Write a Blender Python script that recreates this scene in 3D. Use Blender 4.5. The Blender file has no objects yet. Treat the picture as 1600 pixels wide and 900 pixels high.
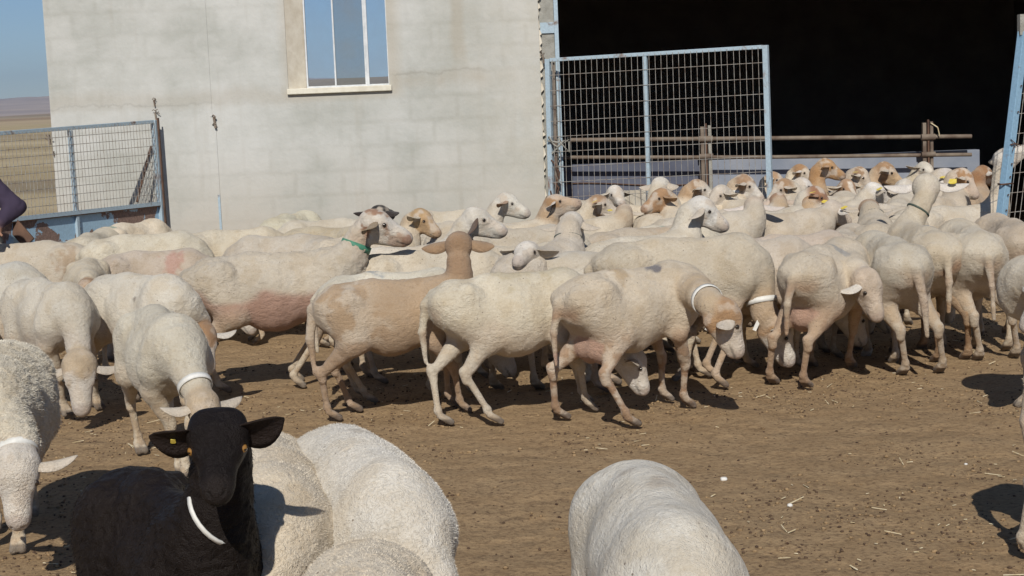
import bpy, bmesh, math, random
import numpy as np
from mathutils import Vector, Matrix

scene = bpy.context.scene
COL = scene.collection
R = math.radians

# ------------------------------------------------------------------ camera
FPX = 2500.0
CAM_H = 1.52
PITCH = math.atan(290.0 / FPX)
ROLL = math.atan(0.040)
_f = Vector((0, math.cos(PITCH), -math.sin(PITCH)))
_r0 = Vector((1, 0, 0)); _u0 = _r0.cross(_f)
CR = (_r0 * math.cos(ROLL) - _u0 * math.sin(ROLL)).normalized()
CU = (_u0 * math.cos(ROLL) + _r0 * math.sin(ROLL)).normalized()
CF = _f.normalized()
cam_d = bpy.data.cameras.new('camera'); cam = bpy.data.objects.new('camera', cam_d)
COL.objects.link(cam)
cam_d.sensor_width = 36; cam_d.lens = FPX / 1600 * 36
cam_d.clip_start = 0.05; cam_d.clip_end = 60000
M = Matrix.Identity(4)
for i in range(3):
    M[i][0] = CR[i]; M[i][1] = CU[i]; M[i][2] = -CF[i]
M.translation = (0, 0, CAM_H)
cam.matrix_world = M
scene.camera = cam

# ------------------------------------------------------------------ light
SUN_EL, SUN_AZ = 38.0, 4.0          # height of the sun; degrees to the left of straight behind the camera
SUN_FROM = Vector((-math.sin(R(SUN_AZ)) * math.cos(R(SUN_EL)), -math.cos(R(SUN_AZ)) * math.cos(R(SUN_EL)), math.sin(R(SUN_EL))))
world = bpy.data.worlds.new('World'); scene.world = world; world.use_nodes = True
wn = world.node_tree; wn.nodes.clear()
sky = wn.nodes.new('ShaderNodeTexSky'); sky.sky_type = 'NISHITA'; sky.sun_disc = False
sky.sun_elevation = R(SUN_EL); sky.sun_rotation = math.atan2(SUN_FROM.x, SUN_FROM.y)
sky.altitude = 1500; sky.air_density = 0.9; sky.dust_density = 0.05; sky.ozone_density = 5.0
bg = wn.nodes.new('ShaderNodeBackground'); bg.inputs[1].default_value = 0.068
wo = wn.nodes.new('ShaderNodeOutputWorld')
wn.links.new(sky.outputs[0], bg.inputs[0]); wn.links.new(bg.outputs[0], wo.inputs[0])
sun_d = bpy.data.lights.new('sun', 'SUN'); sun_d.energy = 4.2; sun_d.angle = R(0.5); sun_d.color = (1.0, 0.955, 0.88)
sun = bpy.data.objects.new('sun', sun_d); COL.objects.link(sun)
sun.rotation_euler = (-SUN_FROM).to_track_quat('-Z', 'Y').to_euler()
scene.view_settings.view_transform = 'Standard'; scene.view_settings.look = 'None'
scene.view_settings.exposure = 0.0; scene.view_settings.gamma = 1.0
scene.view_settings.use_curve_mapping = False
scene.render.engine = 'CYCLES'
scene.cycles.max_bounces = 6; scene.cycles.diffuse_bounces = 3

# ------------------------------------------------------------------ projection helpers
def ray(px, py):
    return (CF + CR * ((px - 800) / FPX) - CU * ((py - 450) / FPX))
def at_z(px, py, z):
    d = ray(px, py); t = (z - CAM_H) / d.z
    return Vector((0, 0, CAM_H)) + d * t
def at_y(px, py, Y):
    d = ray(px, py); t = Y / d.y
    return Vector((0, 0, CAM_H)) + d * t
def proj(p):
    q = Vector(p) - Vector((0, 0, CAM_H)); w = q.dot(CF)
    return 800 + FPX * q.dot(CR) / w, 450 - FPX * q.dot(CU) / w

# ------------------------------------------------------------------ mesh helpers
def tag(o, label=None, cat=None, group=None, kind=None):
    if label: o['label'] = label
    if cat: o['category'] = cat
    if group: o['group'] = group
    if kind: o['kind'] = kind
    return o
def empty(name, loc=(0, 0, 0), rz=0):
    o = bpy.data.objects.new(name, None); COL.objects.link(o)
    o.location = loc; o.rotation_euler = (0, 0, rz); o.empty_display_size = .1
    return o
def link(name, me, mat=None, parent=None):
    o = bpy.data.objects.new(name, me); COL.objects.link(o)
    if mat:
        for m in (mat if isinstance(mat, (list, tuple)) else [mat]): me.materials.append(m)
    if parent: o.parent = parent
    return o
def mesh_np(name, V, F, smooth=True):
    me = bpy.data.meshes.new(name)
    V = np.asarray(V, np.float32); F = np.asarray(F, np.int32); k = F.shape[1]
    me.vertices.add(len(V)); me.vertices.foreach_set('co', V.ravel())
    me.loops.add(F.size); me.loops.foreach_set('vertex_index', F.ravel())
    me.polygons.add(len(F)); me.polygons.foreach_set('loop_start', np.arange(0, F.size, k, dtype=np.int32))
    me.polygons.foreach_set('loop_total', np.full(len(F), k, np.int32))
    me.polygons.foreach_set('use_smooth', np.full(len(F), smooth))
    me.update(calc_edges=True); me.validate()
    return me
def face_of(me, i, mi): pass
class MB:
    """collects boxes, bars and tubes and links them as one mesh"""
    def __init__(self): self.v = []; self.f = []; self.s = []
    def add(self, vs, fs, smooth=False):
        n = len(self.v); self.v += [tuple(v) for v in vs]
        for f in fs: self.f.append([n + i for i in f]); self.s.append(smooth)
    def box(self, x0, x1, y0, y1, z0, z1):
        vs = [(x, y, z) for z in (z0, z1) for y in (y0, y1) for x in (x0, x1)]
        self.add(vs, [(0, 2, 3, 1), (4, 5, 7, 6), (0, 1, 5, 4), (2, 6, 7, 3), (0, 4, 6, 2), (1, 3, 7, 5)])
    def bar(self, a, b, w, h, up=(0, 0, 1)):
        a = Vector(a); b = Vector(b); d = (b - a).normalized(); up = Vector(up)
        if abs(d.dot(up)) > .98: up = Vector((0, 1, 0))
        s = d.cross(up).normalized(); u = s.cross(d).normalized()
        vs = [p + s * (i * w / 2) + u * (j * h / 2) for p in (a, b) for j in (-1, 1) for i in (-1, 1)]
        self.add(vs, [(0, 1, 3, 2), (4, 6, 7, 5), (0, 4, 5, 1), (2, 3, 7, 6), (0, 2, 6, 4), (1, 5, 7, 3)])
    def tube(self, pts, r, n=8, cap=True):
        pts = [Vector(p) for p in pts]; rs = r if isinstance(r, (list, tuple)) else [r] * len(pts)
        vs = []; u = None
        for i, p in enumerate(pts):
            d = (pts[min(i + 1, len(pts) - 1)] - pts[max(i - 1, 0)]).normalized()
            if u is None:
                u = d.orthogonal().normalized()
            u = (u - d * u.dot(d)).normalized(); w = d.cross(u)
            for k in range(n):
                t = 2 * math.pi * k / n
                vs.append(p + (u * math.cos(t) + w * math.sin(t)) * rs[i])
        fs = []
        for i in range(len(pts) - 1):
            for k in range(n):
                a = i * n + k; b = i * n + (k + 1) % n
                fs.append((a, b, b + n, a + n))
        self.add(vs, fs, True)
        if cap:
            m = len(pts) - 1
            self.add([vs[k] for k in range(n)], [tuple(reversed(range(n)))])
            self.add([vs[m * n + k] for k in range(n)], [tuple(range(n))])
    def build(self, name, mat, parent=None, bevel=0):
        me = bpy.data.meshes.new(name); me.from_pydata(self.v, [], self.f)
        me.polygons.foreach_set('use_smooth', self.s); me.update()
        o = link(name, me, mat, parent)
        if bevel:
            m = o.modifiers.new('bevel', 'BEVEL'); m.width = bevel; m.segments = 2; m.limit_method = 'ANGLE'
        return o

# ------------------------------------------------------------------ materials
class NT:
    def __init__(self, name, rough=.8, spec=.3):
        self.m = bpy.data.materials.new(name); self.m.use_nodes = True
        self.t = self.m.node_tree; self.n = self.t.nodes
        self.b = self.n['Principled BSDF']; self.b.inputs['Roughness'].default_value = rough
        self.b.inputs['Specular IOR Level'].default_value = spec
    def new(self, kind, **kw):
        n = self.n.new(kind)
        for k, v in kw.items():
            if hasattr(n, k): setattr(n, k, v)
        return n
    def put(self, v, sock):
        if v is None: return
        if isinstance(v, bpy.types.NodeSocket): self.t.links.new(v, sock)
        elif isinstance(v, (tuple, list)):
            sock.default_value = tuple(v) + ((1,) if len(v) == 3 and len(sock.default_value) == 4 else ())
        else: sock.default_value = v
    def coord(self, which='Object'):
        return self.new('ShaderNodeTexCoord').outputs[which]
    def scale(self, vec, s):
        n = self.new('ShaderNodeMapping'); self.put(vec, n.inputs['Vector']); n.inputs['Scale'].default_value = s; return n.outputs[0]
    def noise(self, vec, scale, detail=4, rough=.55, dist=0):
        n = self.new('ShaderNodeTexNoise'); self.put(vec, n.inputs['Vector'])
        n.inputs['Scale'].default_value = scale; n.inputs['Detail'].default_value = detail
        n.inputs['Roughness'].default_value = rough; n.inputs['Distortion'].default_value = dist
        return n.outputs[0]
    def vor(self, vec, scale, feature='F1', out='Distance', rnd=1):
        n = self.new('ShaderNodeTexVoronoi'); n.feature = feature; self.put(vec, n.inputs['Vector'])
        n.inputs['Scale'].default_value = scale; n.inputs['Randomness'].default_value = rnd
        return n.outputs[out]
    def math(self, op, a, b=0, c=None, clamp=False):
        n = self.new('ShaderNodeMath'); n.operation = op; n.use_clamp = clamp
        self.put(a, n.inputs[0]); self.put(b, n.inputs[1])
        if c is not None: self.put(c, n.inputs[2])
        return n.outputs[0]
    def ramp(self, fac, lo, hi, a=0., b=1.):
        n = self.new('ShaderNodeMapRange'); self.put(fac, n.inputs[0])
        n.inputs[1].default_value = lo; n.inputs[2].default_value = hi; n.inputs[3].default_value = a; n.inputs[4].default_value = b
        n.clamp = True; return n.outputs[0]
    def mix(self, fac, a, b, mode='MIX'):
        n = self.new('ShaderNodeMix'); n.data_type = 'RGBA'; n.blend_type = mode
        self.put(fac, n.inputs[0]); self.put(a, n.inputs[6]); self.put(b, n.inputs[7])
        return n.outputs[2]
    def sep(self, vec):
        n = self.new('ShaderNodeSeparateXYZ'); self.put(vec, n.inputs[0]); return n.outputs
    def bump(self, h, strength, dist=.01, normal=None):
        n = self.new('ShaderNodeBump'); self.put(h, n.inputs['Height']); n.inputs['Strength'].default_value = strength
        n.inputs['Distance'].default_value = dist
        if normal is not None: self.put(normal, n.inputs['Normal'])
        return n.outputs[0]
    def done(self, color=None, normal=None, rough=None):
        if color is not None: self.put(color, self.b.inputs['Base Color'])
        if normal is not None: self.put(normal, self.b.inputs['Normal'])
        if rough is not None: self.put(rough, self.b.inputs['Roughness'])
        return self.m

def mat_wall():
    n = NT('plastered_block_wall', .92, .2); co = n.coord(); s = n.sep(co)
    sx_ = n.math('ADD', s[0], -.08); nz = n.noise(co, 1.1, 6, .62); fine = n.noise(co, 26, 5, .6); mid = n.noise(co, 5, 5, .6)
    vert = n.noise(n.scale(co, (7, 7, .5)), 1.0, 5, .6)
    base = n.mix(n.ramp(nz, .40, .60), (.42, .425, .39), (.545, .545, .515))
    base = n.mix(n.ramp(n.noise(n.scale(co, (1, 1, 1.8)), 2.6, 5, .7, .5), .45, .65, 0, .34), base, (.57, .565, .54))
    # block courses showing through the thin render
    br = n.new('ShaderNodeTexBrick'); n.put(n.scale(n.mix(.015, co, fine), (1, 1, 1)), br.inputs['Vector'])
    cmb = n.new('ShaderNodeCombineXYZ'); wob = n.math('MULTIPLY', n.math('SUBTRACT', mid, .5), .05)
    n.put(n.math('ADD', s[0], wob), cmb.inputs[0]); n.put(n.math('ADD', s[2], wob), cmb.inputs[1])
    n.t.links.new(cmb.outputs[0], br.inputs['Vector'])
    br.inputs['Scale'].default_value = 1; br.inputs['Brick Width'].default_value = .4; br.inputs['Row Height'].default_value = .2
    br.inputs['Mortar Size'].default_value = .035; br.inputs['Mortar Smooth'].default_value = 1
    br.inputs['Color1'].default_value = (1, 1, 1, 1); br.inputs['Color2'].default_value = (.93, .93, .92, 1); br.inputs['Mortar'].default_value = (.86, .855, .835, 1)
    base = n.mix(n.math('MULTIPLY', n.ramp(n.noise(co, .9, 3),   .32, .62, .0, .75), 1), base, br.outputs[0], 'MULTIPLY')
    # drips and stains
    base = n.mix(n.ramp(vert, .58, .8, 0, .4), base, (.36, .33, .27))
    # the crack below the window and the old ochre run above it
    z = s[2]; x = sx_
    wz = n.math('MULTIPLY', n.math('SUBTRACT', n.noise(n.scale(co, (2.2, 1, 1)), 1.6, 6, .7), .5), .24)
    def band(v, c, w, soft):
        return n.ramp(n.math('ABSOLUTE', n.math('SUBTRACT', v, c)), w, w + soft, 1, 0)
    crack_z = n.math('ADD', z, wz)
    c1 = n.math('MULTIPLY', band(crack_z, 1.80, .003, .012), n.math('MULTIPLY', n.ramp(x, -1.05, -.98), n.ramp(x, -.05, -.35)))
    under = n.math('MULTIPLY', band(crack_z, 1.74, .01, .10), n.math('MULTIPLY', n.ramp(x, -1.05, -.98), n.ramp(x, 0.1, -.35)))
    c2 = n.math('MULTIPLY', band(crack_z, 1.62, .002, .010), n.ramp(x, -2.3, -2.9))
    run = n.math('MULTIPLY', band(n.math('ADD', x, n.math('MULTIPLY', wz, .5)), -.44, .03, .05), n.ramp(z, 1.8, 1.95))
    winb = n.math('MULTIPLY', band(x, -1.44, .44, .10), n.ramp(z, 1.58, 1.64))
    ledge = n.math('MULTIPLY', band(crack_z, 1.66, .02, .09), n.ramp(x, -1.5, -2.0))
    tan = (.36, .31, .235)
    base = n.mix(n.math('MULTIPLY', under, n.ramp(vert, .35, .6, .1, .5)), base, tan)
    base = n.mix(n.math('MULTIPLY', run, .42), base, tan)
    base = n.mix(n.math('MULTIPLY', winb, .42), base, (.42, .36, .27))
    base = n.mix(n.math('MULTIPLY', ledge, .30), base, tan)
    base = n.mix(n.math('MULTIPLY', c1, .25), base, (.20, .18, .15))
    base = n.mix(n.math('MULTIPLY', c2, .2), base, (.20, .19, .17))
    # rubbed dirty zone where the flock passes, right end warmer
    base = n.mix(n.math('MULTIPLY', n.ramp(z, 1.25, .35), n.ramp(nz, .35, .6, .15, .6)), base, (.39, .33, .25))
    base = n.mix(n.math('MULTIPLY', n.ramp(x, -.9, .2, 0, .45), n.ramp(mid, .3, .7, .4, 1)), base, (.50, .45, .36))
    h = n.math('ADD', n.math('MULTIPLY', br.outputs[1], -.06), n.math('ADD', n.math('MULTIPLY', mid, .9), n.math('MULTIPLY', fine, .5)))
    nrm = n.bump(h, .5, .012)
    return n.done(base, nrm)
def mat_simple(name, c1, c2, sc=8, rough=.8, bump=.2, spec=.3, metal=0, bd=.004):
    n = NT(name, rough, spec); co = n.coord(); z = n.noise(co, sc, 5, .6)
    n.b.inputs['Metallic'].default_value = metal
    f = n.noise(co, sc * 9, 4, .6)
    return n.done(n.mix(n.ramp(z, .35, .65), c1, c2), n.bump(n.math('ADD', f, z), bump, bd))
def mat_paint(name, paint, rust, lo=.5, hi=.56, sc=9, rough=.55):
    n = NT(name, rough, .4); co = n.coord(); z = n.noise(co, sc, 7, .62, .4)
    k = n.ramp(z, lo, hi); f = n.noise(co, 60, 3)
    p = n.mix(n.ramp(f, .3, .7), tuple(c * .82 for c in paint), paint)
    r = n.mix(n.ramp(f, .3, .7), tuple(c * .55 for c in rust), rust)
    return n.done(n.mix(k, p, r), n.bump(n.math('ADD', k, n.math('MULTIPLY', f, .3)), .3, .002), n.ramp(k, 0, 1, rough, .9))
def mat_coat(name, bumpk=1.0, tint=(1, 1, 1), rough=.92, wool=False, sheen=.15, specks=True):
    n = NT(name, rough, .12); co = n.coord()
    a = n.new('ShaderNodeAttribute'); a.attribute_name = 'coat'
    z = n.noise(co, 9, 5, .6); f = n.noise(co, 120, 4, .7); g = n.noise(co, 300, 2, .6)
    c = n.mix(n.ramp(z, .3, .7), n.mix(1, a.outputs['Color'], (.90, .86, .80), 'MULTIPLY'), a.outputs['Color'])
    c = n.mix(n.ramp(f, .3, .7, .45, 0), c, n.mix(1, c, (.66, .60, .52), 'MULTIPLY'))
    sp = n.vor(co, 45)
    if specks: c = n.mix(n.math('MULTIPLY', n.ramp(sp, .10, .16, 1, 0), n.ramp(n.noise(co, 7, 3), .50, .62)), c, (.22, .17, .125))
    grad = n.scale(co, (1, 1, 1.6))
    if wool:
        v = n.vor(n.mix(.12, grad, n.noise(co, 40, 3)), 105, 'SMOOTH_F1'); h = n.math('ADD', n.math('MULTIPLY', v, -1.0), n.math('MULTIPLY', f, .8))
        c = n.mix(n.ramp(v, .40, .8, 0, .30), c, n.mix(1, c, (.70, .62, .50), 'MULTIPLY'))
        nrm = n.bump(h, .75 * bumpk, .006)
    else:
        cl = n.noise(n.scale(co, (.8, 1, 1.35)), 52, 5, .72); ridge = n.vor(n.mix(.2, n.scale(co, (1, 1, 1.4)), n.noise(co, 12, 3)), 40, 'SMOOTH_F1')
        area = n.ramp(n.noise(co, 4.5, 3), .42, .62)
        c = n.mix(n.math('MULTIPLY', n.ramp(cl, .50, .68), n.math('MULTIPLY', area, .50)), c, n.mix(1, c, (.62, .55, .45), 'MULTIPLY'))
        h = n.math('ADD', n.math('MULTIPLY', cl, 1.3), n.math('ADD', n.math('MULTIPLY', g, .5), n.math('MULTIPLY', n.math('MULTIPLY', ridge, area), -.7)))
        nrm = n.bump(h, .9 * bumpk, .009)
    n.b.inputs['Sheen Weight'].default_value = sheen; n.b.inputs['Sheen Roughness'].default_value = .6
    return n.done(c, nrm)
def mat_strand(name, rough, spec):
    n = NT(name, rough, spec); a = n.new('ShaderNodeAttribute'); a.attribute_name = 'coat'; return n.done(a.outputs['Color'])
def mat_ground():
    n = NT('trodden_yard_soil', .95, .15); co = n.coord(); s = n.sep(co)
    big = n.noise(co, .5, 5, .6); mid = n.noise(co, 5, 6, .65); fine = n.noise(co, 45, 6, .7); vf = n.noise(co, 210, 4, .7)
    d = n.mix(n.ramp(big, .3, .7), (.325, .216, .114), (.385, .264, .146))
    d = n.mix(n.ramp(mid, .36, .68, 0, .6), d, (.40, .285, .165))
    d = n.mix(n.ramp(fine, .46, .70, 0, .75), d, (.115, .070, .042))
    d = n.mix(n.ramp(vf, .55, .75, 0, .5), d, (.42, .33, .20))
    d = n.mix(n.math('MULTIPLY', n.ramp(n.noise(co, 13, 4, .7, .6), .56, .66, 0, .5), n.ramp(n.noise(co, 1.8, 3), .35, .6)), d, (.17, .105, .06))
    d = n.mix(n.math('MULTIPLY', n.ramp(n.vor(co, 30), .12, .24, 1, 0), n.ramp(mid, .42, .6)), d, (.085, .050, .035))
    # dry stubble fields out to the horizon
    st = n.noise(n.scale(co, (.012, .06, 1)), 1, 6, .6); st2 = n.noise(n.scale(co, (.15, .5, 1)), 1, 6, .7)
    f = n.mix(n.ramp(st, .38, .62), (.36, .285, .165), (.50, .41, .26))
    f = n.mix(n.ramp(st2, .5, .8, 0, .4), f, (.27, .20, .12))
    y = s[1]; wob = n.math('ADD', y, n.math('MULTIPLY', n.noise(co, .15, 4), 5))
    def band(a, b, soft):
        return n.math('MULTIPLY', n.ramp(wob, a - soft, a), n.ramp(wob, b + soft, b))
    f = n.mix(n.math('MULTIPLY', band(37, 44, 1.5), .7), f, (.23, .185, .125))
    f = n.mix(n.math('MULTIPLY', band(150, 185, 12), .6), f, (.30, .24, .16))
    k = n.ramp(wob, 25.5, 28.0)
    c = n.mix(k, d, f)
    prints = n.math('MULTIPLY', n.ramp(n.vor(n.mix(.06, co, mid), 10, 'SMOOTH_F1'), .05, .5), .65)
    h = n.math('ADD', n.math('ADD', prints, n.math('MULTIPLY', mid, .9)), n.math('ADD', n.math('MULTIPLY', fine, .55), n.math('MULTIPLY', vf, .25)))
    return n.done(c, n.bump(h, .8, .02))
def mat_hills():
    n = NT('dry_hills', .95, .1); co = n.coord(); s = n.sep(co)
    z = n.noise(n.scale(co, (.0016, .0016, .01)), 1, 6, .6); p = n.vor(co, .004, 'F1', 'Color')
    pz = n.sep(p)[0]
    c = n.mix(n.ramp(z, .42, .58), (.46, .36, .23), (.27, .215, .14))
    c = n.mix(n.ramp(pz, .5, .56, 0, .5), c, (.30, .20, .13))
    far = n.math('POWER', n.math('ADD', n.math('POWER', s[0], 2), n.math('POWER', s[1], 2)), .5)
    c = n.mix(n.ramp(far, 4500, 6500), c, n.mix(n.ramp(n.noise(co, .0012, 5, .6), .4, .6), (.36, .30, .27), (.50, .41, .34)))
    return n.done(c)
def mat_mirror(name, tint, dust):
    m = bpy.data.materials.new(name); m.use_nodes = True; t = m.node_tree; t.nodes.clear()
    o = t.nodes.new('ShaderNodeOutputMaterial'); g = t.nodes.new('ShaderNodeBsdfGlossy'); g.inputs['Color'].default_value = (*tint, 1)
    g.inputs['Roughness'].default_value = .004
    d = t.nodes.new('ShaderNodeBsdfDiffuse'); d.inputs['Color'].default_value = (.22, .21, .185, 1)
    mx = t.nodes.new('ShaderNodeMixShader'); tc = t.nodes.new('ShaderNodeTexCoord'); nz = t.nodes.new('ShaderNodeTexNoise')
    nz.inputs['Scale'].default_value = 5; nz.inputs['Detail'].default_value = 6
    mr = t.nodes.new('ShaderNodeMapRange'); mr.inputs[1].default_value = .35; mr.inputs[2].default_value = .75
    mr.inputs[3].default_value = dust * .6; mr.inputs[4].default_value = dust * 1.5
    t.links.new(tc.outputs['Object'], nz.inputs['Vector']); t.links.new(nz.outputs[0], mr.inputs[0])
    t.links.new(mr.outputs[0], mx.inputs[0]); t.links.new(g.outputs[0], mx.inputs[1]); t.links.new(d.outputs[0], mx.inputs[2])
    t.links.new(mx.outputs[0], o.inputs[0]); return m

MAT = dict(
    wall=mat_wall(), ground=mat_ground(), hills=mat_hills(),
    blue=mat_paint('worn_blue_paint', (.40, .50, .565), (.28, .20, .16),   .57, .68, 7),
    blue_r=mat_paint('bright_blue_paint', (.26, .43, .58), (.28, .15, .10), .60, .68, 9),
    panel=mat_paint('peeling_blue_sheet', (.38, .56, .70), (.30, .20, .16), .50, .512, 3.4),
    wire=mat_paint('rusting_wire', (.40, .385, .35), (.27, .20, .155), .43, .66, 20, .7),
    rust=mat_simple('rusted_pipe', (.12, .085, .065), (.23, .19, .15), 6, .75, .3),
    darkrust=mat_simple('dark_rusted_steel', (.07, .04, .03), (.15, .085, .055), 9, .8, .3),
    slate=mat_simple('shaded_dirty_trough_wall', (.085, .095, .135), (.13, .14, .18), 2.2, .85, .25),  # darker tone carries the gate mesh's shadow along with dirt
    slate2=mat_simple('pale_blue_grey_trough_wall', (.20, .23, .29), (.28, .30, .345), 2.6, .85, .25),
    concrete=mat_simple('rough_grey_concrete', (.27, .26, .225), (.38, .37, .33), 14, .95, .7, .2, 0, .012),
    plaster=mat_simple('cream_plaster', (.60, .53, .42), (.72, .66, .55), 10, .9, .4),
    sill=mat_simple('pale_window_sill', (.62, .58, .47), (.76, .72, .61), 12, .85, .3),
    alu=mat_simple('window_frame_aluminium', (.55, .57, .58), (.68, .69, .69), 20, .45, .05, .5, .2),
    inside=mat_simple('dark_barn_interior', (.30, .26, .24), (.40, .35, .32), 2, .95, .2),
    roof=mat_simple('fibre_cement_roof', (.28, .27, .25), (.36, .35, .33), 3, .9, .2),
    pane=mat_mirror('reflecting_pane', (.64, .72, .80), .12),
    pane2=mat_mirror('dusty_double_pane', (.46, .55, .62), .30),
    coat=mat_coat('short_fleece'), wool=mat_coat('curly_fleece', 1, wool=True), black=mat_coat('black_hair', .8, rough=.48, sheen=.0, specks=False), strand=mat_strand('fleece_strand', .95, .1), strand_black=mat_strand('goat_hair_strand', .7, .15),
    white_collar=mat_simple('white_collar_strap', (.62, .61, .56), (.74, .73, .69), 30, .5, .1),
    green_collar=mat_simple('green_collar_strap', (.05, .19, .12), (.08, .25, .16), 30, .55, .1),
    dark_collar=mat_simple('dark_green_collar_strap', (.05, .07, .055), (.08, .10, .08), 30, .6, .1),
    yellow=mat_simple('yellow_ear_tag', (.66, .50, .07), (.74, .60, .14), 30, .45, .05),
    eye=mat_simple('dark_eye', (.02, .014, .01), (.035, .022, .014), 30, .12, 0, .6),
    hoof=mat_simple('hoof_horn', (.1, .08, .07), (.2, .17, .14), 30, .6, .2),
    straw=mat_simple('dry_straw', (.55, .44, .25), (.74, .66, .48), 40, .8, 0),
    dung=mat_simple('dry_dung_pellet', (.060, .036, .024), (.13, .082, .05), 25, .9, .3),
    stone=mat_simple('chalky_stone', (.62, .60, .55), (.75, .73, .68), 25, .9, .4),
    purple=mat_simple('purple_jacket_cloth', (.060, .040, .075), (.085, .058, .10), 12, .9, .4),
    grey_cloth=mat_simple('grey_shirt_cloth', (.17, .165, .15), (.22, .21, .19), 12, .9, .4),
    trousers=mat_simple('dark_trouser_cloth', (.03, .03, .045), (.045, .045, .065), 12, .9, .4),
    skin=mat_simple('weathered_skin', (.34, .19, .12), (.42, .25, .16), 12, .6, .1),
)
# ------------------------------------------------------------------ noise and implicit-surface modelling
_rng = np.random.default_rng(7)
_TAB = _rng.random((32, 32, 32)).astype(np.float32)
def vnoise(P, scale, off=0.0):
    q = P * scale + off; i = np.floor(q).astype(np.int64); f = (q - i).astype(np.float32)
    f = f * f * (3 - 2 * f); r = 0
    for dx in (0, 1):
        for dy in (0, 1):
            for dz in (0, 1):
                w = (f[:, 0] if dx else 1 - f[:, 0]) * (f[:, 1] if dy else 1 - f[:, 1]) * (f[:, 2] if dz else 1 - f[:, 2])
                r = r + w * _TAB[(i[:, 0] + dx) & 31, (i[:, 1] + dy) & 31, (i[:, 2] + dz) & 31]
    return r
def fbm(P, scale, n=3, off=0.0):
    r = 0; a = .5; t = 0
    for k in range(n):
        r = r + a * vnoise(P, scale * 2 ** k, off + k * 7.3); t += a; a *= .5
    return r / t
def sstep(x, a, b):
    t = np.clip((x - a) / (b - a), 0, 1); return t * t * (3 - 2 * t)

def prim_dist(P, pr):
    a = np.array(pr[0], np.float32); b = np.array(pr[1], np.float32); ra, rb = pr[2], pr[3]; sq = pr[6]
    ab = b - a; L = float(ab @ ab) + 1e-9
    q = P - a
    t = np.clip((q @ ab) / L, 0, 1)
    e = q - t[:, None] * ab
    if sq != 1: e = e * np.array([1, 1 / sq, 1], np.float32)
    return np.sqrt((e * e).sum(1)) - (ra + (rb - ra) * t)

def sdf_mesh(prims, h, carve=()):
    """prims: (a, b, ra, rb, k, tag, squash). smooth union in a grid of cell h -> vertices, quads"""
    A = np.array([p[0] for p in prims] + [p[1] for p in prims]); rm = max(max(p[2], p[3]) for p in prims)
    lo = A.min(0) - rm - .03; hi = A.max(0) + rm + .03
    n = np.ceil((hi - lo) / h).astype(int) + 2
    F = np.full(n, .08, np.float32)
    ax = [lo[i] + h * np.arange(n[i], dtype=np.float64) for i in range(3)]
    def region(pr, extra):
        a = np.array(pr[0]); b = np.array(pr[1]); r = max(pr[2], pr[3]) + extra
        i0 = np.maximum(np.floor((np.minimum(a, b) - r - lo) / h).astype(int), 0)
        i1 = np.minimum(np.ceil((np.maximum(a, b) + r - lo) / h).astype(int) + 1, n)
        sl = tuple(slice(i0[k], i1[k]) for k in range(3))
        a = a.astype(np.float32); b = b.astype(np.float32)
        X = (ax[0][sl[0]].astype(np.float32) - a[0])[:, None, None]; Y = (ax[1][sl[1]].astype(np.float32) - a[1])[None, :, None]; Z = (ax[2][sl[2]].astype(np.float32) - a[2])[None, None, :]
        ab = b - a; L = float(ab @ ab) + 1e-9
        t = np.clip((X * ab[0] + Y * ab[1] + Z * ab[2]) / L, 0, 1)
        ex = X - t * ab[0]; ey = Y - t * ab[1]; ez = Z - t * ab[2]
        if pr[6] != 1: ey = ey / pr[6]
        return sl, np.sqrt(ex * ex + ey * ey + ez * ez) - (pr[2] + (pr[3] - pr[2]) * t)
    for pr in prims:
        k = pr[4]; sl, d = region(pr, k + .015); f = F[sl]
        hh = np.maximum(k - np.abs(f - d), 0) / k
        F[sl] = np.minimum(f, d) - hh * hh * k * .25
    for pr in carve:
        k = pr[4]; sl, d = region(pr, k + .01); f = F[sl]; d = -d
        hh = np.maximum(k - np.abs(f - d), 0) / k
        F[sl] = np.maximum(f, d) + hh * hh * k * .25
    return nets(F, lo, h)

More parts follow.
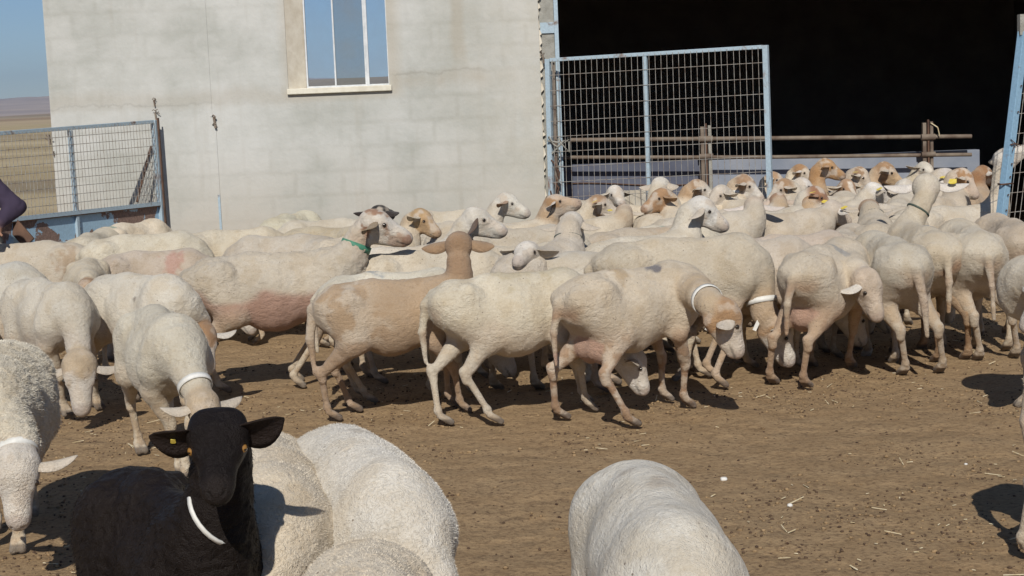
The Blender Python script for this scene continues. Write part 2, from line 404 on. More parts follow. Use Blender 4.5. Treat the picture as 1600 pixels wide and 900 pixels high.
def nets(F, lo, h):
    S = F < 0; nx, ny, nz = F.shape
    c = np.zeros((nx - 1, ny - 1, nz - 1), np.int8)
    for dx in (0, 1):
        for dy in (0, 1):
            for dz in (0, 1):
                c += S[dx:nx - 1 + dx, dy:ny - 1 + dy, dz:nz - 1 + dz]
    act = (c > 0) & (c < 8); idx = np.argwhere(act); ids = -np.ones(c.shape, np.int64); ids[act] = np.arange(len(idx))
    acc = np.zeros((len(idx), 3)); cnt = np.zeros(len(idx))
    corners = [(x, y, z) for x in (0, 1) for y in (0, 1) for z in (0, 1)]
    for a in corners:
        for k in range(3):
            if a[k]: continue
            b = list(a); b[k] = 1
            fa = F[idx[:, 0] + a[0], idx[:, 1] + a[1], idx[:, 2] + a[2]]; fb = F[idx[:, 0] + b[0], idx[:, 1] + b[1], idx[:, 2] + b[2]]
            m = (fa < 0) != (fb < 0)
            t = np.where(m, fa / np.where(m, fa - fb, 1), 0)
            for j in range(3):
                acc[:, j] += m * (a[j] + (t if j == k else 0))
            cnt += m
    V = lo + h * (idx + acc / cnt[:, None])
    Q = []
    for k in range(3):
        i, j = [(1, 2), (2, 0), (0, 1)][k]
        sa = [slice(None)] * 3; sb = [slice(None)] * 3
        sa[k] = slice(0, -1); sb[k] = slice(1, None)
        A = S[tuple(sa)]; B = S[tuple(sb)]
        e = np.argwhere(A != B); e = e[(e[:, i] > 0) & (e[:, j] > 0) & (e[:, i] < F.shape[i] - 1) & (e[:, j] < F.shape[j] - 1)]
        fl = A[e[:, 0], e[:, 1], e[:, 2]]
        def g(di, dj):
            q = e.copy(); q[:, i] -= di; q[:, j] -= dj; return ids[q[:, 0], q[:, 1], q[:, 2]]
        q = np.stack([g(1, 1), g(0, 1), g(0, 0), g(1, 0)], 1)
        q[~fl] = q[~fl][:, ::-1]; Q.append(q)
    return V, np.concatenate(Q)

def vnormals(V, F):
    n = np.cross(V[F[:, 2]] - V[F[:, 0]], V[F[:, 3]] - V[F[:, 1]]); N = np.zeros_like(V)
    for k in range(4): np.add.at(N, F[:, k], n)
    return N / (np.linalg.norm(N, axis=1)[:, None] + 1e-12)

def ear_grid(base, tip_dir, face, length, width, thick, curl=.5, nt=9, nw=6):
    """a leaf-shaped ear cupped towards `face`; returns closed quads"""
    t = np.array(tip_dir, float); t /= np.linalg.norm(t); fc = np.array(face, float); fc -= t * (fc @ t); fc /= np.linalg.norm(fc)
    w = np.cross(t, fc); b = np.array(base, float)
    top = []; bot = []
    for i in range(nt + 1):
        u = i / nt; hw = width * .5 * (math.sin(math.pi * min(1, .14 + .86 * u) ** 1.05)) ** .62 if u < 1 else .003
        hw = max(hw, .002)
        for j in range(nw + 1):
            v = -1 + 2 * j / nw
            cup = curl * (v * v) * hw * (1 - .4 * u)
            p = b + t * (length * u) + w * (v * hw) + fc * (cup + .012 * math.sin(u * 3))
            th = thick * (1 - .5 * abs(v)) * (1 - .4 * u)
            top.append(p + fc * th); bot.append(p - fc * th)
    V = np.array(top + bot); m = nw + 1; o = len(top); Q = []
    for i in range(nt):
        for j in range(nw):
            a = i * m + j; Q.append((a, a + m, a + m + 1, a + 1)); Q.append((o + a, o + a + 1, o + a + m + 1, o + a + m))
        a = i * m; Q.append((a, o + a, o + a + m, a + m)); a = i * m + nw; Q.append((a, a + m, o + a + m, o + a))
    for j in range(nw):
        a = nt * m + j; Q.append((a, o + a, o + a + 1, a + 1)); a = j; Q.append((a, a + 1, o + a + 1, o + a))
    return V, np.array(Q)

def band_mesh(c, axis, rx, rz, up, width, thick, n=28):
    """a strap closed round `axis` at c"""
    ax = np.array(axis, float); ax /= np.linalg.norm(ax); u = np.array(up, float); u -= ax * (u @ ax); u /= np.linalg.norm(u); s = np.cross(ax, u)
    V = []
    for k in range(n):
        a = 2 * math.pi * k / n
        for (dr, da) in ((0, -1), (0, 1), (1, 1), (1, -1)):
            V.append(np.array(c) + s * math.cos(a) * (rx + dr * thick) + u * math.sin(a) * (rz + dr * thick) + ax * (da * width / 2))
    Q = []
    for k in range(n):
        a = 4 * k; b = 4 * ((k + 1) % n)
        for j in range(4): Q.append((a + j, b + j, b + (j + 1) % 4, a + (j + 1) % 4))
    return np.array(V), np.array(Q)

# ------------------------------------------------------------------ sheep
CREAM = (.60, .53, .41); WHITE = (.68, .63, .53); GREYW = (.56, .52, .44); PINK = (.52, .37, .28); TAN = (.37, .235, .14)
BROWN = (.25, .125, .055); ORANGE = (.37, .225, .125); PALE = (.64, .56, .44); LTAN = (.48, .34, .21); BLK = (.014, .011, .011)
DIRTY = (.50, .43, .31)
FACEW = (.70, .66, .60)

def unit(v):
    v = np.array(v, float); return v / (np.linalg.norm(v) + 1e-12)

class Beast:
    def __init__(self, spec):
        self.sp = spec
        g = spec.get
        self.s = g('s', 1.0); self.h = R(g('h', 0)); self.hz = g('hz', None)
        self.ax = g('ax', 0.0)
        self.place()
    def loc_dir(self):
        return Vector((math.cos(self.h), math.sin(self.h), 0))
    def place(self):
        sp = self.sp; d = self.loc_dir(); s = self.s
        if 'top' in sp:
            p = at_z(*sp['top'], .725 * s); self.pos = Vector((p.x, p.y, 0)) - d * (self.ax * s * sp.get('len', 1))
            if 'rumpx' in sp:
                rp = self.pos - d * (.34 * s); self.pos.x += at_y(sp['rumpx'], sp['top'][1] + 40, rp.y).x - rp.x
        else:
            hl = sp.get('hl', (.44, 0)); hz = sp.get('hz', .88)
            p = at_z(*sp['head'], hz * s)
            left = Vector((-d.y, d.x, 0))
            self.pos = Vector((p.x, p.y, 0)) - d * (hl[0] * s) - left * (hl[1] * s)
    def W2L(self, w):
        q = Vector(w) - self.pos; c, sn = math.cos(self.h), math.sin(self.h)
        return np.array([(q.x * c + q.y * sn) / self.s, (-q.x * sn + q.y * c) / self.s, q.z / self.s])
    def depth_shift(self, dd):
        """move away from the camera by dd, the back staying at the same place against what is behind it"""
        v = Vector((self.pos.x, self.pos.y, 0)); k = (v.y + dd) / v.y; self.pos = v * k

def build_beast(b, coat_mat, collars, tags, root_name='sheep'):
    sp = b.sp; g = sp.get; s = b.s; rnd = random.Random(int(abs(b.pos.x * 977 + b.pos.y * 131) * 10) + 5)
    LN = g('len', 1.0) * .93; W = g('w', 1.0) * .95 * rnd.uniform(.95, 1.06); dist = b.pos.length
    h = g('vox', .0058 if dist < 5 else .0075 if dist < 7.4 else .0092 if dist < 9.5 else .0115) / s
    X = lambda x: x * LN
    P = []
    def add(a, c, ra, rb, k=.05, tg=0, sq=1): P.append((tuple(a), tuple(c), ra, rb, k, tg, sq))
    # trunk
    SQ = g('sq', .86)
    add((X(-.32), 0, .560), (X(-.19), 0, .530), .104, .132, .05, 0, SQ)
    add((X(-.19), 0, .530), (X(-.02), 0, .495), .132, .174 * W, .05, 0, SQ)
    add((X(-.01), 0, .490), (X(.20), 0, .515), .176 * W, .146 * (W * .5 + .5), .05, 0, SQ)
    add((X(.20), 0, .525), (X(.32), 0, .520), .135, .095, .05, 0, SQ)
    hump = g('hump', 0)
    ovo = bool(g('ovoid'))
    bo = g('bony', 1.0); rz = .648 - .012 * (1 - bo); rr0 = .046 + .016 * (1 - bo)
    add((X(-.29), 0, rz - .008), (X(-.12), 0, rz + hump), rr0, rr0 - .004, .08, 0)
    add((X(-.12), 0, rz + hump), (X(.25), 0, rz + .008), rr0 - .004, rr0, .08, 0)
    for sd in (-1, 1):
        if ovo: continue
        add((X(-.235), sd * .095, .642 - .03 * (1 - bo)), (X(-.20), sd * .090, .622 - .03 * (1 - bo)), .031, .031, .035, 0)
        add((X(-.385), sd * .055, .60), (X(-.37), sd * .058, .59), .034, .034, .04, 0)
        add((X(.235), sd * .055, .63), (X(.25), sd * .10, .50), .045, .070, .06, 0)
    # full fleece or fat hides the bones
    if g('ovoid'):
        ov = g('ovoid'); oz = .69 - .178 * ov; add((X(-.27), 0, oz + .012), (X(0), 0, oz), .150 * ov, .178 * ov, .06, 0, .95); add((X(0), 0, oz), (X(.27), 0, oz + .006), .178 * ov, .165 * ov, .06, 0, .95)
    # tail
    if g('tail', True):
        ty = g('taily', 0.0); tl = g('taill', .30)
        add((X(-.39), 0, .615), (X(-.435), ty * .3, .575), .026, .023, .03, 6)
        add((X(-.435), ty * .3, .575), (X(-.455), ty * .7, .60 - tl * .5), .023, .019, .015, 6)
        add((X(-.455), ty * .7, .60 - tl * .5), (X(-.440), ty, .60 - tl), .019, .011, .012, 6)
    # udder
    if g('udder', False):
        add((X(-.24), -.035, .36), (X(-.22), -.04, .335), .062, .055, .03, 7)
        add((X(-.24), .035, .36), (X(-.22), .04, .335), .062, .055, .03, 7)
    # legs
    feet = g('feet', {}); st = g('stag', None)
    jit = lambda a: rnd.uniform(-a, a)
    D = {'rl': (-.34 + jit(.07), .10), 'rr': (-.34 + jit(.07), -.10), 'fl': (.25 + jit(.06), .09), 'fr': (.25 + jit(.06), -.09)}
    for leg in ('rl', 'rr', 'fl', 'fr'):
        sd = 1 if leg[1] == 'l' else -1
        if leg in feet:
            q = b.W2L(at_z(*feet[leg], 0.0)); fx, fy = q[0], q[1]
            x0 = X(D[leg][0]); fx = min(max(fx, x0 - .16), x0 + .17); fy = min(max(fy, sd * .10 - .12), sd * .10 + .12)
        else: fx, fy = X(D[leg][0]), D[leg][1]
        if leg[0] == 'r':
            base = X(-.34)
            hip = (X(-.285), sd * .062, .56); sti = (X(-.215) + .3 * (fx - base), sd * .092, .42)
            hock = ((fx - .060) * .6 + (base - .045) * .4, fy * .6 + sd * .10 * .4, .25)
            fet = (fx - .032, fy, .075)
            add(hip, sti, .100, .076, .07, 4, .85); add(sti, hock, .060, .023, .035, 4)
            add((hock[0] - .006, hock[1], hock[2] + .015), (hock[0] + .004, hock[1], hock[2] - .03), .0255, .022, .012, 3)
            add(hock, fet, .0185, .0155, .009, 3)
        else:
            base = X(.25)
            sh = (X(.25), sd * .085, .53); el = (X(.205), sd * .100, .40)
            kn = (fx * .55 + X(.245) * .45 + .004, fy * .6 + sd * .095 * .4, .235)
            fet = (fx - .018, fy, .072)
            add(sh, el, .078, .050, .04, 4, .8); add(el, kn, .043, .024, .025, 4)
            add((kn[0], kn[1], kn[2] + .012), (kn[0] + .002, kn[1], kn[2] - .02), .0255, .023, .010, 3)
            add(kn, fet, .0178, .0150, .009, 3)
        add(fet, (fet[0], fet[1], fet[2] - .004), .0215, .0215, .010, 3)
        for t2 in (-1, 1):
            add((fet[0] + .010, fy + t2 * .010, .048), (fx + .030, fy + t2 * .015, .015), .0172, .0158, .005, 5)
    # neck and head
    if sp.get('_usepoll'):
        poll = np.array(sp['_poll'])
    elif 'hd' in sp and sp['hd'] is not None:
        px, py = sp['hd'][:2]; mode = sp['hd'][2] if len(sp['hd']) > 2 else 0
        S0 = np.array([X(.28), 0, .60]); o = b.W2L(Vector((0, 0, CAM_H))); dr = b.W2L(Vector((0, 0, CAM_H)) + ray(px, py)) - o
        L = g('neck', .38); A_ = dr @ dr; B_ = 2 * dr @ (o - S0); C_ = (o - S0) @ (o - S0) - L * L
        disc = B_ * B_ - 4 * A_ * C_; tc = -B_ / (2 * A_)
        t = tc + mode * math.sqrt(max(disc, 0)) / (2 * A_)
        poll = o + dr * t; poll[2] = max(poll[2], .17)
    elif 'head' in sp:
        poll = b.W2L(at_y(sp['head'][0], sp['head'][1], (Vector(at_z(*sp['head'], sp.get('hz', .88) * s))).y + sp.get('_dd', 0)))
    else:
        mode = g('pose', 'down')
        poll = np.array({'down': (X(.28) + .30, jit(.08), .30), 'level': (X(.28) + .30, jit(.08), .62), 'up': (X(.28) + .17, jit(.05), .88)}[mode])
    if 'face' in sp: fy_, fp_ = R(sp['face'][0]) - b.h, R(sp['face'][1])
    else: fy_, fp_ = jit(.3), R({'down': -60, 'level': -25, 'up': -15}[g('pose', 'down')])
    d = np.array([math.cos(fp_) * math.cos(fy_), math.cos(fp_) * math.sin(fy_), math.sin(fp_)])
    zu = np.array([0, 0, 1.]); u = unit(zu - d * (zu @ d)); sd_ = np.cross(u, d)       # sd_ = left of the head
    rl = R(g('roll', 0)); u, sd_ = u * math.cos(rl) + sd_ * math.sin(rl), sd_ * math.cos(rl) - u * math.sin(rl)
    hs = g('hs', 1.0) * (1.03 if sp.get('_crowd') else 1.12) * rnd.uniform(.96, 1.06)
    B0 = np.array([X(.265), 0, .585]); B1 = np.array([X(.265) + .13, 0, .60 + .06 * np.clip((poll[2] - .6) * 3, -1.5, 1)])
    B3 = poll - d * .012 - u * .022; B2 = B3 - d * .05 - u * .10 if poll[2] > .62 else B3 - d * .10 - u * .03
    nk = []
    NR = g('nr', 1.0) * 1.06
    for i in range(7):
        t = i / 6; nk.append(((1 - t) ** 3) * B0 + 3 * t * (1 - t) ** 2 * B1 + 3 * t * t * (1 - t) * B2 + t ** 3 * B3)
    rr = [.118, .100, .082, .068, .060, .055, .051]
    for i in range(6): add(nk[i], nk[i + 1], rr[i] * NR, rr[i + 1] * NR, .05 if i < 2 else .03, 1 if i > 1 else 0)
    FL = g('fl', .86)
    H = lambda a, c, e: tuple(poll + (d * a * FL + sd_ * c + u * e) * hs)
    hw = g('hwid', 1.0) * 1.08 * hs
    add(H(.010, 0, -.002), H(.03, 0, 0), .057 * hw, .055 * hw, .014, 2)
    add(H(.045, 0, .002), H(.165, 0, -.016), .047 * hw, .031 * hw, .02, 2)
    add(H(.165, 0, -.016), H(.188, 0, -.020), .031 * hw, .0295 * hw, .012, 2)
    add(H(.02, 0, -.048), H(.14, 0, -.044), .042 * hs, .025 * hs, .020, 2)
    add(H(.14, 0, -.044), H(.184, 0, -.043), .025 * hs, .018 * hs, .010, 2)
    if g('brow'):
        for sgn in (-1, 1): add(H(.0, sgn * .030, .030), H(.03, sgn * .034, .024), .033 * hs, .034 * hs, .014, 2)
    for sgn in (-1, 1):
        add(H(.062, sgn * .030 * (g('hwid', 1) * 1.06), .016), H(.085, sgn * .030 * (g('hwid', 1) * 1.06), .010), .021 * hs, .019 * hs, .014, 2)
    carve = []
    if dist < 6.5:
        for sgn in (-1, 1):
            carve.append((H(.218, sgn * .015, -.008), H(.226, sgn * .021, .002), .0055 * hs, .004 * hs, .004, 9, 1))
            carve.append((H(.222, 0, -.037), H(.165, sgn * .036, -.036), .0022, .0022, .004, 9, 1))
    V, F = sdf_mesh(P, h, carve)
    # ears
    el = g('earl', .118) * hs; ew = g('earw', .066) * hs; drp = g('droop', 12); back = g('eback', 12)
    earfrom = len(V)
    for sgn in (-1, 1):
        dr_ = g('droopl' if sgn == 1 else 'droopr', drp)
        td = sd_ * sgn * math.cos(R(dr_)) - (u * .55 + zu * .45) * math.sin(R(dr_)) - d * math.sin(R(back))
        eb = poll + (d * .012 + sd_ * sgn * .040 + u * .012) * hs
        ev, ef = ear_grid(eb, td, d * g('ef', (.70, .62))[0] - u * g('ef', (.70, .62))[1] + sd_ * 0, el, ew, .0035, g('curl', .5))
        F = np.concatenate([F, ef + len(V)]); V = np.concatenate([V, ev])
    nb = earfrom
    # surface relief: fleece locks, folds
    fl = g('fleece', 0); N = vnormals(V, F); wz = np.ones(len(V)); Pb = V.astype(np.float32)
    dist_t = {}
    for pr in P:
        dd = prim_dist(Pb, pr); dist_t[pr[5]] = np.minimum(dist_t.get(pr[5], 9), dd)
    def wt(tg): return dist_t.get(tg, np.full(len(V), 9.))
    body_d = np.minimum(wt(0), wt(4)); 
    face_d = wt(2); leg_d = np.minimum(wt(3), wt(5))
    wface = sstep(body_d - face_d, -.004, .02) * sstep(wt(1) - face_d, -.02, .012)
    wface[earfrom:] = 1
    wleg = sstep(body_d - leg_d, -.02, .02); wleg[earfrom:] = 0
    wool = (1 - wface) * (1 - wleg); wool[earfrom:] = 0
    seed = rnd.random() * 20
    disp = (fbm(V, 4.5, 2, seed) - .5) * .016 * wool + (fbm(V, 34, 2, seed) - .5) * .0035 * wool
    disp = disp + (fbm(V * np.array((1.3, 1, .8)), 10, 3, seed + 21) - .5) * .012 * (wool if not ovo else 0)
    disp = disp + (fbm(V, 48, 2, seed + 1) - .5) * g('clip', .0055) * wool * sstep(V[:, 2], .46, .60)
    if fl: disp = disp + ((1 - np.abs(fbm(V * np.array([1, 1, 1.3]), 34, 2, seed + 3) * 2 - 1)) - .6) * fl * wool + .45 * fl * wool
    V = V + N * disp[:, None]
    # coat colours
    C = np.zeros((len(V), 3)); wc = np.array(g('coat', CREAM)); wc = (wc * .88 + wc.max() * np.array((.12, .118, .108))) * 1.13 * rnd.uniform(.93, 1.05); C[:] = wc
    big = fbm(V, 5, 3, seed + 9); C = C * (1 + (big - .5)[:, None] * .34)
    md = sstep(fbm(V, 13, 3, seed + 14), .50, .66)[:, None] * .34; C = C * (1 - md) + C * np.array((.80, .72, .60)) * md
    bel = np.array(g('belly', PINK)); br_ = g('bare', .45); kb = sstep(-(V[:, 2]) + (fbm(V, 5, 3, seed + 2) - .5) * .22, -.555 if br_ >= 1 else -.50, -.50 if br_ >= 1 else -.38) * br_ * wool * (.85 if br_ >= 1 else .7)
    C = C * (1 - kb[:, None]) + bel * kb[:, None]
    lower = sstep(-V[:, 2], -.50, -.34); lc = np.array(g('leg', PALE)); lt = np.array(g('leg2', LTAN)); lm = sstep(fbm(V, 26, 3, seed + 5), .46, .56)[:, None] * g('legk', .5)
    lcol = lc * (1 - lm) + lt * lm; wl = np.maximum(wleg, lower * sstep(wt(0) - wt(4), .0, .04) * .8)[:, None]; wl[earfrom:] = 0
    C = C * (1 - wl) + lcol * wl
    # dirt low on the legs, hooves
    mud = (sstep(-V[:, 2], -.13, -.03) * sstep(fbm(V, 30, 2, seed + 11), .4, .6) * .5)[:, None] * wleg[:, None]; C = C * (1 - mud) + np.array((.25, .17, .10)) * mud
    hoof = sstep(leg_d - wt(5) + .012, 0, .01) * sstep(-V[:, 2], -.040, -.030); hoof[earfrom:] = 0
    C = C * (1 - hoof[:, None] * .75) + np.array((.11, .085, .07)) * hoof[:, None] * .75
    # udder and rump
    if g('udder', False):
        ku = sstep(body_d - wt(7), -.01, .01)[:, None]; C = C * (1 - ku) + np.array((.50, .33, .25)) * ku
    kr = (sstep(-V[:, 0], X(.36), X(.42)) * sstep(V[:, 2], .30, .42) * sstep(-V[:, 2], -.60, -.52) * g('rump', .35) * sstep(fbm(V, 12, 2, seed), .35, .6))[:, None]
    C = C * (1 - kr) + np.array((.42, .27, .17)) * kr
    # neck tint, then face
    fc = np.array(g('fc', FACEW)); fc2 = np.array(g('fc2', TAN)); mode = g('fmode', 'plain')
    loc = (V - poll) @ np.stack([d / FL, sd_, u], 1) / hs
    fcol = np.tile(fc, (len(V), 1))
    if mode == 'plain': pass
    elif mode == 'cap':      # coloured poll and cheeks
        k = sstep(-loc[:, 0] + (fbm(V, 16, 2, seed) - .5) * .14, -.085, -.045)[:, None]; fcol = fcol * (1 - k) + fc2 * k
    elif mode == 'blaze':    # coloured sides, pale stripe down the face
        k = sstep(np.abs(loc[:, 1]) + (fbm(V, 20, 2, seed) - .5) * .02, .012, .022) * sstep(-loc[:, 0], -.20, -.17) ; k = np.maximum(k, sstep(-loc[:, 0], -.05, -.03))[:, None]
        fcol = fcol * (1 - k) + fc2 * k
    elif mode == 'patch':
        k = sstep(fbm(V, 17, 3, seed + 4), .50, .56)[:, None] * .95; fcol = fcol * (1 - k) + fc2 * k
    fcol = fcol * (1 + (fbm(V, 24, 3, seed + 6) - .5) * .5)[:, None]
    pl = (sstep(fbm(V, 20, 2, seed + 8), .54, .66) * g('fmot', .8 if sp.get('_crowd') else .5))[:, None]; fcol = fcol * (1 - pl) + np.array(g('fmotc', (.66, .58, .49))) * pl
    mz = sstep(loc[:, 0], .172, .196)[:, None] * .40; fcol = fcol * (1 - mz) + np.array(g('muz', (.36, .26, .22))) * mz
    ml = sstep(-np.abs(loc[:, 2] + .040), -.0055, -.002) * sstep(loc[:, 0], .135, .16); ml[earfrom:] = 0; fcol = fcol * (1 - ml[:, None] * .6) + .03 * ml[:, None] * .6
    for sgn in (-1, 1):
        q = V - (poll + (d * .205 * FL + sd_ * sgn * .016 - u * .008) * hs); k = sstep(-np.linalg.norm(q, axis=1), -.010, -.005)[:, None]; fcol = fcol * (1 - k) + .02 * k
        q = V - (poll + (d * .074 * FL + sd_ * sgn * .046 + u * .010) * hs); k = sstep(-np.linalg.norm(q, axis=1), -.021, -.011)[:, None] * .5; fcol = fcol * (1 - k) + np.array((.09, .055, .04)) * k
    ke = np.zeros((len(V), 1)); ke[earfrom:] = 1; fcol = fcol * (1 - ke) + np.array(sp.get('earc', (.62, .555, .47))) * ke * (1 + (fbm(V, 30, 2, seed) - .5) * .3)[:, None]
    kk = wface[:, None]; C = C * (1 - kk) + fcol * kk
    if g('neckc') is not None:
        kn_ = (sstep(body_d - wt(1), -.02, .03) * (1 - wface) * sstep(fbm(V, 8, 2, seed), .2, .5))[:, None] * g('neckk', .7); kn_[earfrom:] = 0
        C = C * (1 - kn_) + np.array(sp['neckc']) * kn_
    if g('spots'):    # pale hindquarters with tan spots left in them
        k = ((1 - sstep(fbm(V, 15, 3, seed + 1), .50, .64)) * sstep(-V[:, 0] + (fbm(V, 6, 2, seed) - .5) * .3, -.02, .20) * sstep(V[:, 2], .36, .46) * (1 - wface))[:, None] * .8; C = C * (1 - k) + np.array(sp['spots']) * k * 1.0
    for (mx, my, mz_, mr, mc, ms) in g('marks', ()):
        q = (V - np.array((X(mx), my, mz_))) * np.array((1, 1, .8)); k = (sstep(-np.linalg.norm(q, axis=1) + (fbm(V, 30, 2, seed) - .5) * mr * 1.4, -mr, -mr * .55))[:, None] * ms
        C = C * (1 - k) + np.array(mc) * k
    # build
    root = empty(root_name, b.pos, b.h)
    tag(root, sp['label'], g('cat', 'sheep'), g('group', 'sheep of the flock standing in the yard'))
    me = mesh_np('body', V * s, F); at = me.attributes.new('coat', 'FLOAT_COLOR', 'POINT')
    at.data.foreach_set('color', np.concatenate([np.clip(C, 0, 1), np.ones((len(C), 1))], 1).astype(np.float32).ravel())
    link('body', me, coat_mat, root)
    # eyes
    if g('eyes', True) and dist < 15:
        for sgn in (-1, 1):
            c = (poll + (d * .076 * FL + sd_ * sgn * g('eyel', .0490) * (g('hwid', 1) * 1.06) + u * .012) * hs) * s
            bm = bmesh.new(); bmesh.ops.create_uvsphere(bm, u_segments=12, v_segments=8, radius=g('eyer', .0088) * hs * s)
            for f in bm.faces: f.smooth = True
            me2 = bpy.data.meshes.new('eye'); bm.to_mesh(me2); bm.free()
            e = link('eye', me2, g('eyem', MAT['eye']), root); e.location = c
            xx = Vector(sd_ * sgn + d * g('eyef', .25)).normalized(); e.rotation_mode = 'QUATERNION'; e.rotation_quaternion = xx.to_track_quat('X', 'Z')
    # collar
    if collars:
        t = g('collar_t', .62); f_ = t * 6; i = int(f_); a = nk[i]; c_ = nk[min(i + 1, 6)]; p = a + (c_ - a) * (f_ - i); ax_ = unit(c_ - a); r_ = (rr[i] + (rr[min(i + 1, 6)] - rr[i]) * (f_ - i)) * NR
        ax2 = unit(ax_ + zu * g('collar_tilt', 0) + np.array(b.W2L(Vector((1, 0, 0)) + b.pos)) * g('cside', 0))
        V2, F2 = band_mesh(p * s, ax2, (r_ + .008) * s * g('crx', 1), (r_ + .009) * s * g('crz', 1), (0, 0.01, 1) if abs(ax2[2]) < .9 else (1, 0, 0), g('cw', .026) * s, .004)
        link('collar', mesh_np('collar', V2, F2), collars, root)
        if g('strap'):
            lowp = (p - zu * (r_ + .008) + ax_ * 0) * s; mb = MB()
            sgn = -1
            side = p * s + np.array([0, -1, -.55]) * (r_ * .85) * s
            mb.bar(side, side + np.array([-.055, -.005, -.10]) * s, .004, .020, (1, 0, 0)); mb.box(side[0] - .015, side[0] + .015, side[1] - .012, side[1] + .006, side[2] - .012, side[2] + .014)
            mb.build('collar_end', collars, root)
    for sgn in (tags or ()):
        dr_ = g('droopl' if sgn == 1 else 'droopr', drp)
        td = unit(sd_ * sgn * math.cos(R(dr_)) - (u * .55 + zu * .45) * math.sin(R(dr_)) - d * math.sin(R(back)))
        fcn = unit(d * g('ef', (.70, .62))[0] - u * g('ef', (.70, .62))[1] - td * ((d * g('ef', (.70, .62))[0] - u * g('ef', (.70, .62))[1]) @ td)); wv = np.cross(td, fcn)
        c = poll + (d * .012 + sd_ * sgn * .040 + u * .012) * hs + td * el * .52
        tv = b.W2L(Vector((0, 0, CAM_H))) - c; sg = 1 if tv @ fcn > 0 else -1
        c = c + fcn * sg * .014
        z = .024 * hs * g('tagk', 1); mb = MB(); vs = []
        for q in (0, .003):
            for (i_, j_) in ((-.8, -1), (.8, -1), (1, .6), (.5, 1), (-.5, 1), (-1, .6)): vs.append((c + td * i_ * z * .75 - wv * j_ * z * .8 * (1 if wv[2] > 0 else -1) + fcn * sg * q) * s)
        mb.add(vs, [(5, 4, 3, 2, 1, 0), (6, 7, 8, 9, 10, 11)] + [(i_, (i_ + 1) % 6, (i_ + 1) % 6 + 6, i_ + 6) for i_ in range(6)])
        mb.build('ear_tag', MAT['yellow'], root)
    fz = g('fuzz') or ((14000, .0030, .0007, 'fleece') if 5 < dist < 9.6 and 'spots' not in sp else None)
    if fz:
        nn, ln, wd, nm = fz; rg_ = np.random.default_rng(len(V)); N = vnormals(V, F)
        cand = np.where((wool > .6) & (V[:, 2] > .30))[0] if g('fuzzall') is None else np.where((V[:, 2] > .30))[0]
        ii_ = rg_.choice(cand, nn); p = V[ii_] * s; nrm_ = N[ii_]; c_ = C[ii_] * rg_.uniform(.86, 1.02, (nn, 1))
        lean = rg_.normal(0, .45, (nn, 3)) + np.array(g('lean', (-.5, 0, -.5))); dr3 = nrm_ + lean * g('leank', .6); dr3 /= np.linalg.norm(dr3, axis=1)[:, None]
        sdv = np.cross(dr3, rg_.normal(0, 1, (nn, 3))); sdv /= np.linalg.norm(sdv, axis=1)[:, None]; L3 = ln * rg_.uniform(.5, 1.25, (nn, 1))
        off = rg_.normal(0, h * s * .6, (nn, 3)); off -= nrm_ * (off * nrm_).sum(1)[:, None]; p = p + off
        v1 = p - nrm_ * .001 + sdv * wd; v2 = p - nrm_ * .001 - sdv * wd; v3 = p + dr3 * L3 + np.array((-1, 0, -1)) * L3 * .15
        Vf = np.stack([v1, v2, v3], 1).reshape(-1, 3); Ff = np.arange(nn * 3).reshape(-1, 3)
        mf = mesh_np(nm, Vf, Ff); at2 = mf.attributes.new('coat', 'FLOAT_COLOR', 'POINT')
        at2.data.foreach_set('color', np.repeat(np.concatenate([np.clip(c_, 0, 1), np.ones((nn, 1))], 1), 3, axis=0).astype(np.float32).ravel())
        link(nm, mf, MAT['strand'] if nm == 'fleece' else MAT['strand_black'], root)
    b.info = dict(poll=poll, d=d, u=u, sd=sd_, nk=nk, root=root, V=V, F=F, body_d=body_d)
    return root
# ------------------------------------------------------------------ ground, fields, hills
def axis(fine0, fine1, step, out):
    a = list(np.arange(fine0, fine1 + 1e-6, step)); st = step; x = fine1
    while x < out: st *= 1.28; x += st; a.append(min(x, out))
    st = step; x = fine0
    while x > -out: st *= 1.28; x -= st; a.insert(0, max(x, -out))
    return np.array(a)
gx = axis(-4.2, 4.2, .045, 900); gy = axis(4.6, 14.5, .045, 900)
GX, GY = np.meshgrid(gx, gy, indexing='ij'); P_ = np.stack([GX.ravel(), GY.ravel(), np.zeros(GX.size)], 1)
near = sstep(-np.abs(P_[:, 0]), -14, -6) * sstep(-P_[:, 1], -20, -14) * sstep(P_[:, 1], -4, 2)
P_[:, 2] = near * ((fbm(P_, 1.1, 2) - .5) * .030 + (fbm(P_, 7, 3, 4) - .5) * .026 - .004)
P_[:, 2] += .0
ii = np.arange(GX.size).reshape(GX.shape)
Qg = np.stack([ii[:-1, :-1], ii[1:, :-1], ii[1:, 1:], ii[:-1, 1:]], -1).reshape(-1, 4)
tag(link('ground', mesh_np('ground', P_, Qg), MAT['ground']), kind='structure')
